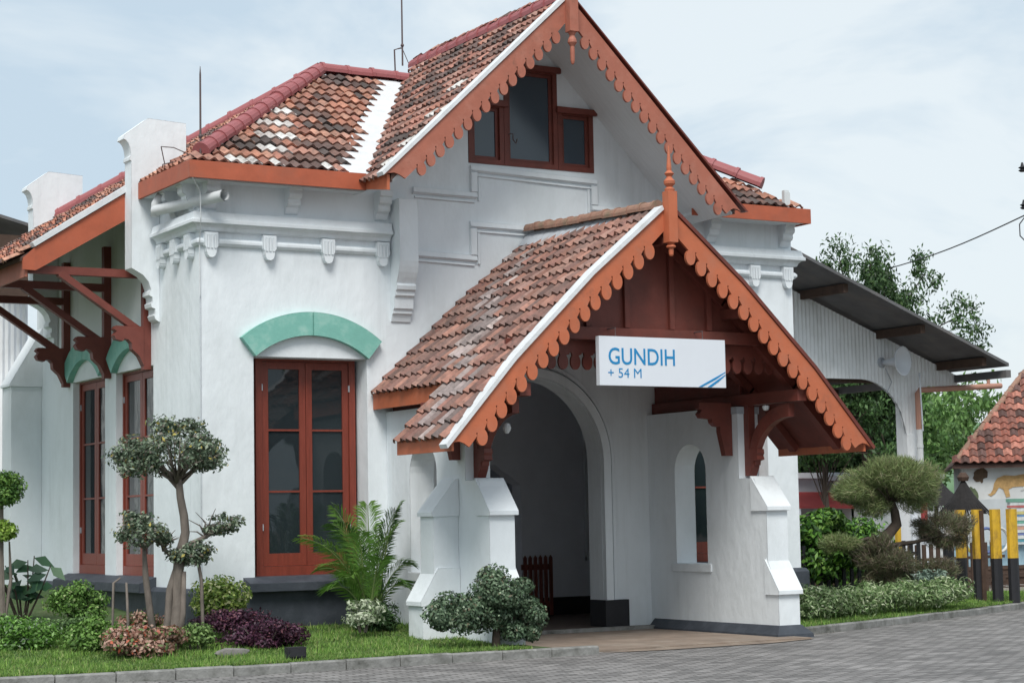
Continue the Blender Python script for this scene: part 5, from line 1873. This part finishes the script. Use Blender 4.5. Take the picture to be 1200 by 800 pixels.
def tree(label, base, h, r, n, pal, wts, ll, lobes, trunk_r=.25, name='tree', lr=.3, spread=1.0, rz=None, seed=0, group=None):
    t = thing(name, label, 'tree', base, group)
    bx, by, bz = base
    rz = rz or h * .38
    c = (bx, by, bz + h - rz)
    g = MB()
    ii = np.arange(lobes) + .5
    th_ = np.arccos(1 - 2 * ii / lobes); ph_ = np.pi * (1 + 5 ** .5) * ii
    d = np.stack([np.cos(ph_) * np.sin(th_), np.sin(ph_) * np.sin(th_), np.cos(th_)], 1) + rng.normal(scale=.16, size=(lobes, 3))
    g.tube([(bx, by, bz - .1), (bx + .1, by, bz + h * .3), (bx, by, c[2])], [trunk_r, trunk_r * .75, trunk_r * .4], 8)
    Vs, Cs = [], []
    for k in range(lobes):
        lc = np.array(c) + d[k] * np.array((r, r, rz)) * rng.uniform(.30, .92)
        g.tube([(bx, by, bz + h * .35 + .2 * (k % 3)), tuple((np.array(c) * .5 + lc * .5) - np.array((0, 0, .3))), tuple(lc)], [trunk_r * .22, trunk_r * .12, .015], 5)
        m = n // lobes
        sh = rng.uniform(.75, 1.25)
        P, Nn = cloud(lc, (r * lr * rng.uniform(.8, 1.3), r * lr * rng.uniform(.8, 1.3), rz * lr * rng.uniform(.9, 1.3)), m, 8, .9, .45)
        V, cc = leaf_arrays(P, Nn, ll, ll * .42, pick(pal, wts, m) * sh, droop=.8)
        Vs.append(V); Cs.append(cc)
    g.build('trunk', M['darkbark'], t)
    leaf_mesh('crown', np.concatenate(Vs), np.clip(np.concatenate(Cs), 0, 1), t)
    return t
PT = [(.05, .11, .035), (.08, .16, .05), (.12, .21, .07), (.035, .075, .025)]
PT2 = [(.09, .19, .05), (.13, .25, .07), (.17, .30, .09), (.06, .13, .04)]
tree('tall dark green tree rising above the platform canopy roof', (36.8, 43, 0), 9.5, 2.8, 34000, [(.04, .09, .03), (.065, .13, .045), (.10, .175, .06), (.03, .06, .022)], [3, 3, 2, 2], .16, 80, lr=.25, rz=3.3)
tree('dark spreading tree under the canopy, left of the white downpipe', (37.5, 46.5, 0), 6.0, 3.2, 15000, PT, [3, 3, 1, 3], .26, 34, lr=.36, rz=2.3, trunk_r=.14)
tree('dark leafy tree low beside the grey shed', (34.6, 42.2, 0), 4.9, 1.8, 6000, PT, [3, 3, 1, 3], .17, 18, lr=.40, rz=1.15, trunk_r=.09)
tree('mid green tree right of the white downpipe', (44.0, 51, 0), 6.4, 2.8, 12000, PT2, [3, 3, 2, 1], .26, 26, lr=.38, rz=2.6)
tree('lighter green tree behind, between the downpipe and the tiled roof', (52, 60, 0), 7.6, 4.2, 14000, PT2, [2, 3, 3, 1], .34, 26, lr=.40, rz=3.2)
tree('pale green tree just left of the tiled roof', (60, 68, 0), 8.4, 4.6, 11000, PT2, [1, 3, 3, 1], .4, 24, lr=.42, rz=3.4)
tree('dark green tree filling the far background left of the downpipe', (48, 62, 0), 8.2, 4.8, 13000, PT, [3, 3, 2, 1], .36, 26, lr=.42, rz=3.6)

# leaf clumps added out of frame behind and beside the camera for window reflections
parts = []
for k in range(16):
    a = R_(62 + 11 * k)
    dd = 27 + 5 * math.sin(k * 2.3)
    cx, cy = 6 + dd * math.sin(a), 2 + dd * math.cos(a)
    P, Nn = cloud((cx, cy, 4.3 + math.sin(k * 1.7)), (3.6, 3.6, 3.6), 1500, 16, .9, .34)
    V, cc = leaf_arrays(P, Nn, .7, .36, pick(PT2, [2, 3, 3, 1], 1500))
    parts.append((V, cc))
o = leaf_mesh('reflection_greenery', np.concatenate([p[0] for p in parts]), np.concatenate([p[1] for p in parts]), None)
tag(o, 'green leaf mass added out of frame for the windows to reflect', 'trees', kind='stuff')
# utility line and insulators at the right edge
t = thing('power_line', 'thin black cable with insulators entering the sky at the right edge', 'cable', (30.2, 30, 7))
g = MB()
A_, B_ = Vector((30.35, 30, 7.73)), Vector((36.6, 41.5, 8.25))
g.tube([A_.lerp(B_, k / 10) - Vector((0, 0, .10 * math.sin(math.pi * k / 10))) for k in range(11)], .016, 5)
g.tube([(30.35, 30, 7.73), (30.12, 30, 7.5), (30.12, 30, 7.25), (30.4, 30, 7.05)], .014, 5)
g.build('cable', M['black'], t)
for z in (7.83, 8.63):
    g = MB(); g.lathe([(.05, 0), (.09, .03), (.04, .06), (.09, .09), (.04, .12), (.02, .2)], 30.27, 30, z, 10)
    g.build('insulator', M['black'], t)
# small roof aerial on the tiled house ridge
t = thing('roof_aerial', 'small aerial on a mast above the tiled house', 'aerial', (43.2, 42.6, 5.4))
g = MB(); g.tube([(43.2, 42.6, 5.3), (43.2, 42.6, 6.7)], .022, 5); g.box(42.8, 43.6, 42.58, 42.62, 5.85, 5.89); g.box(42.8, 43.6, 42.58, 42.62, 6.08, 6.12)
for x in (42.82, 43.05, 43.35, 43.58): g.box(x - .015, x + .015, 42.585, 42.615, 5.89, 6.08)
g.build('mast', M['rust'], t)

# small wooden picket gate inside the hall
t = thing('picket_gate', 'small dark red picket gate standing inside the arched entrance', 'gate', (14.8, 24.6, .07))
g = MB()
for k in range(6):
    x = 14.56 + k * .087
    g.prism([[(x, .1), (x + .055, .1), (x + .055, .93), (x + .0275, .97), (x, .93)]], FX(24.58), 0, .02)
g.build('pickets', M['darkred'], t)
g = MB(); g.box(14.54, 15.06, 24.602, 24.63, .22, .30); g.box(14.54, 15.06, 24.602, 24.63, .76, .84)
g.box(14.52, 14.6, 24.2, 24.578, .08, .16); g.build('rails', M['darkred'], t)
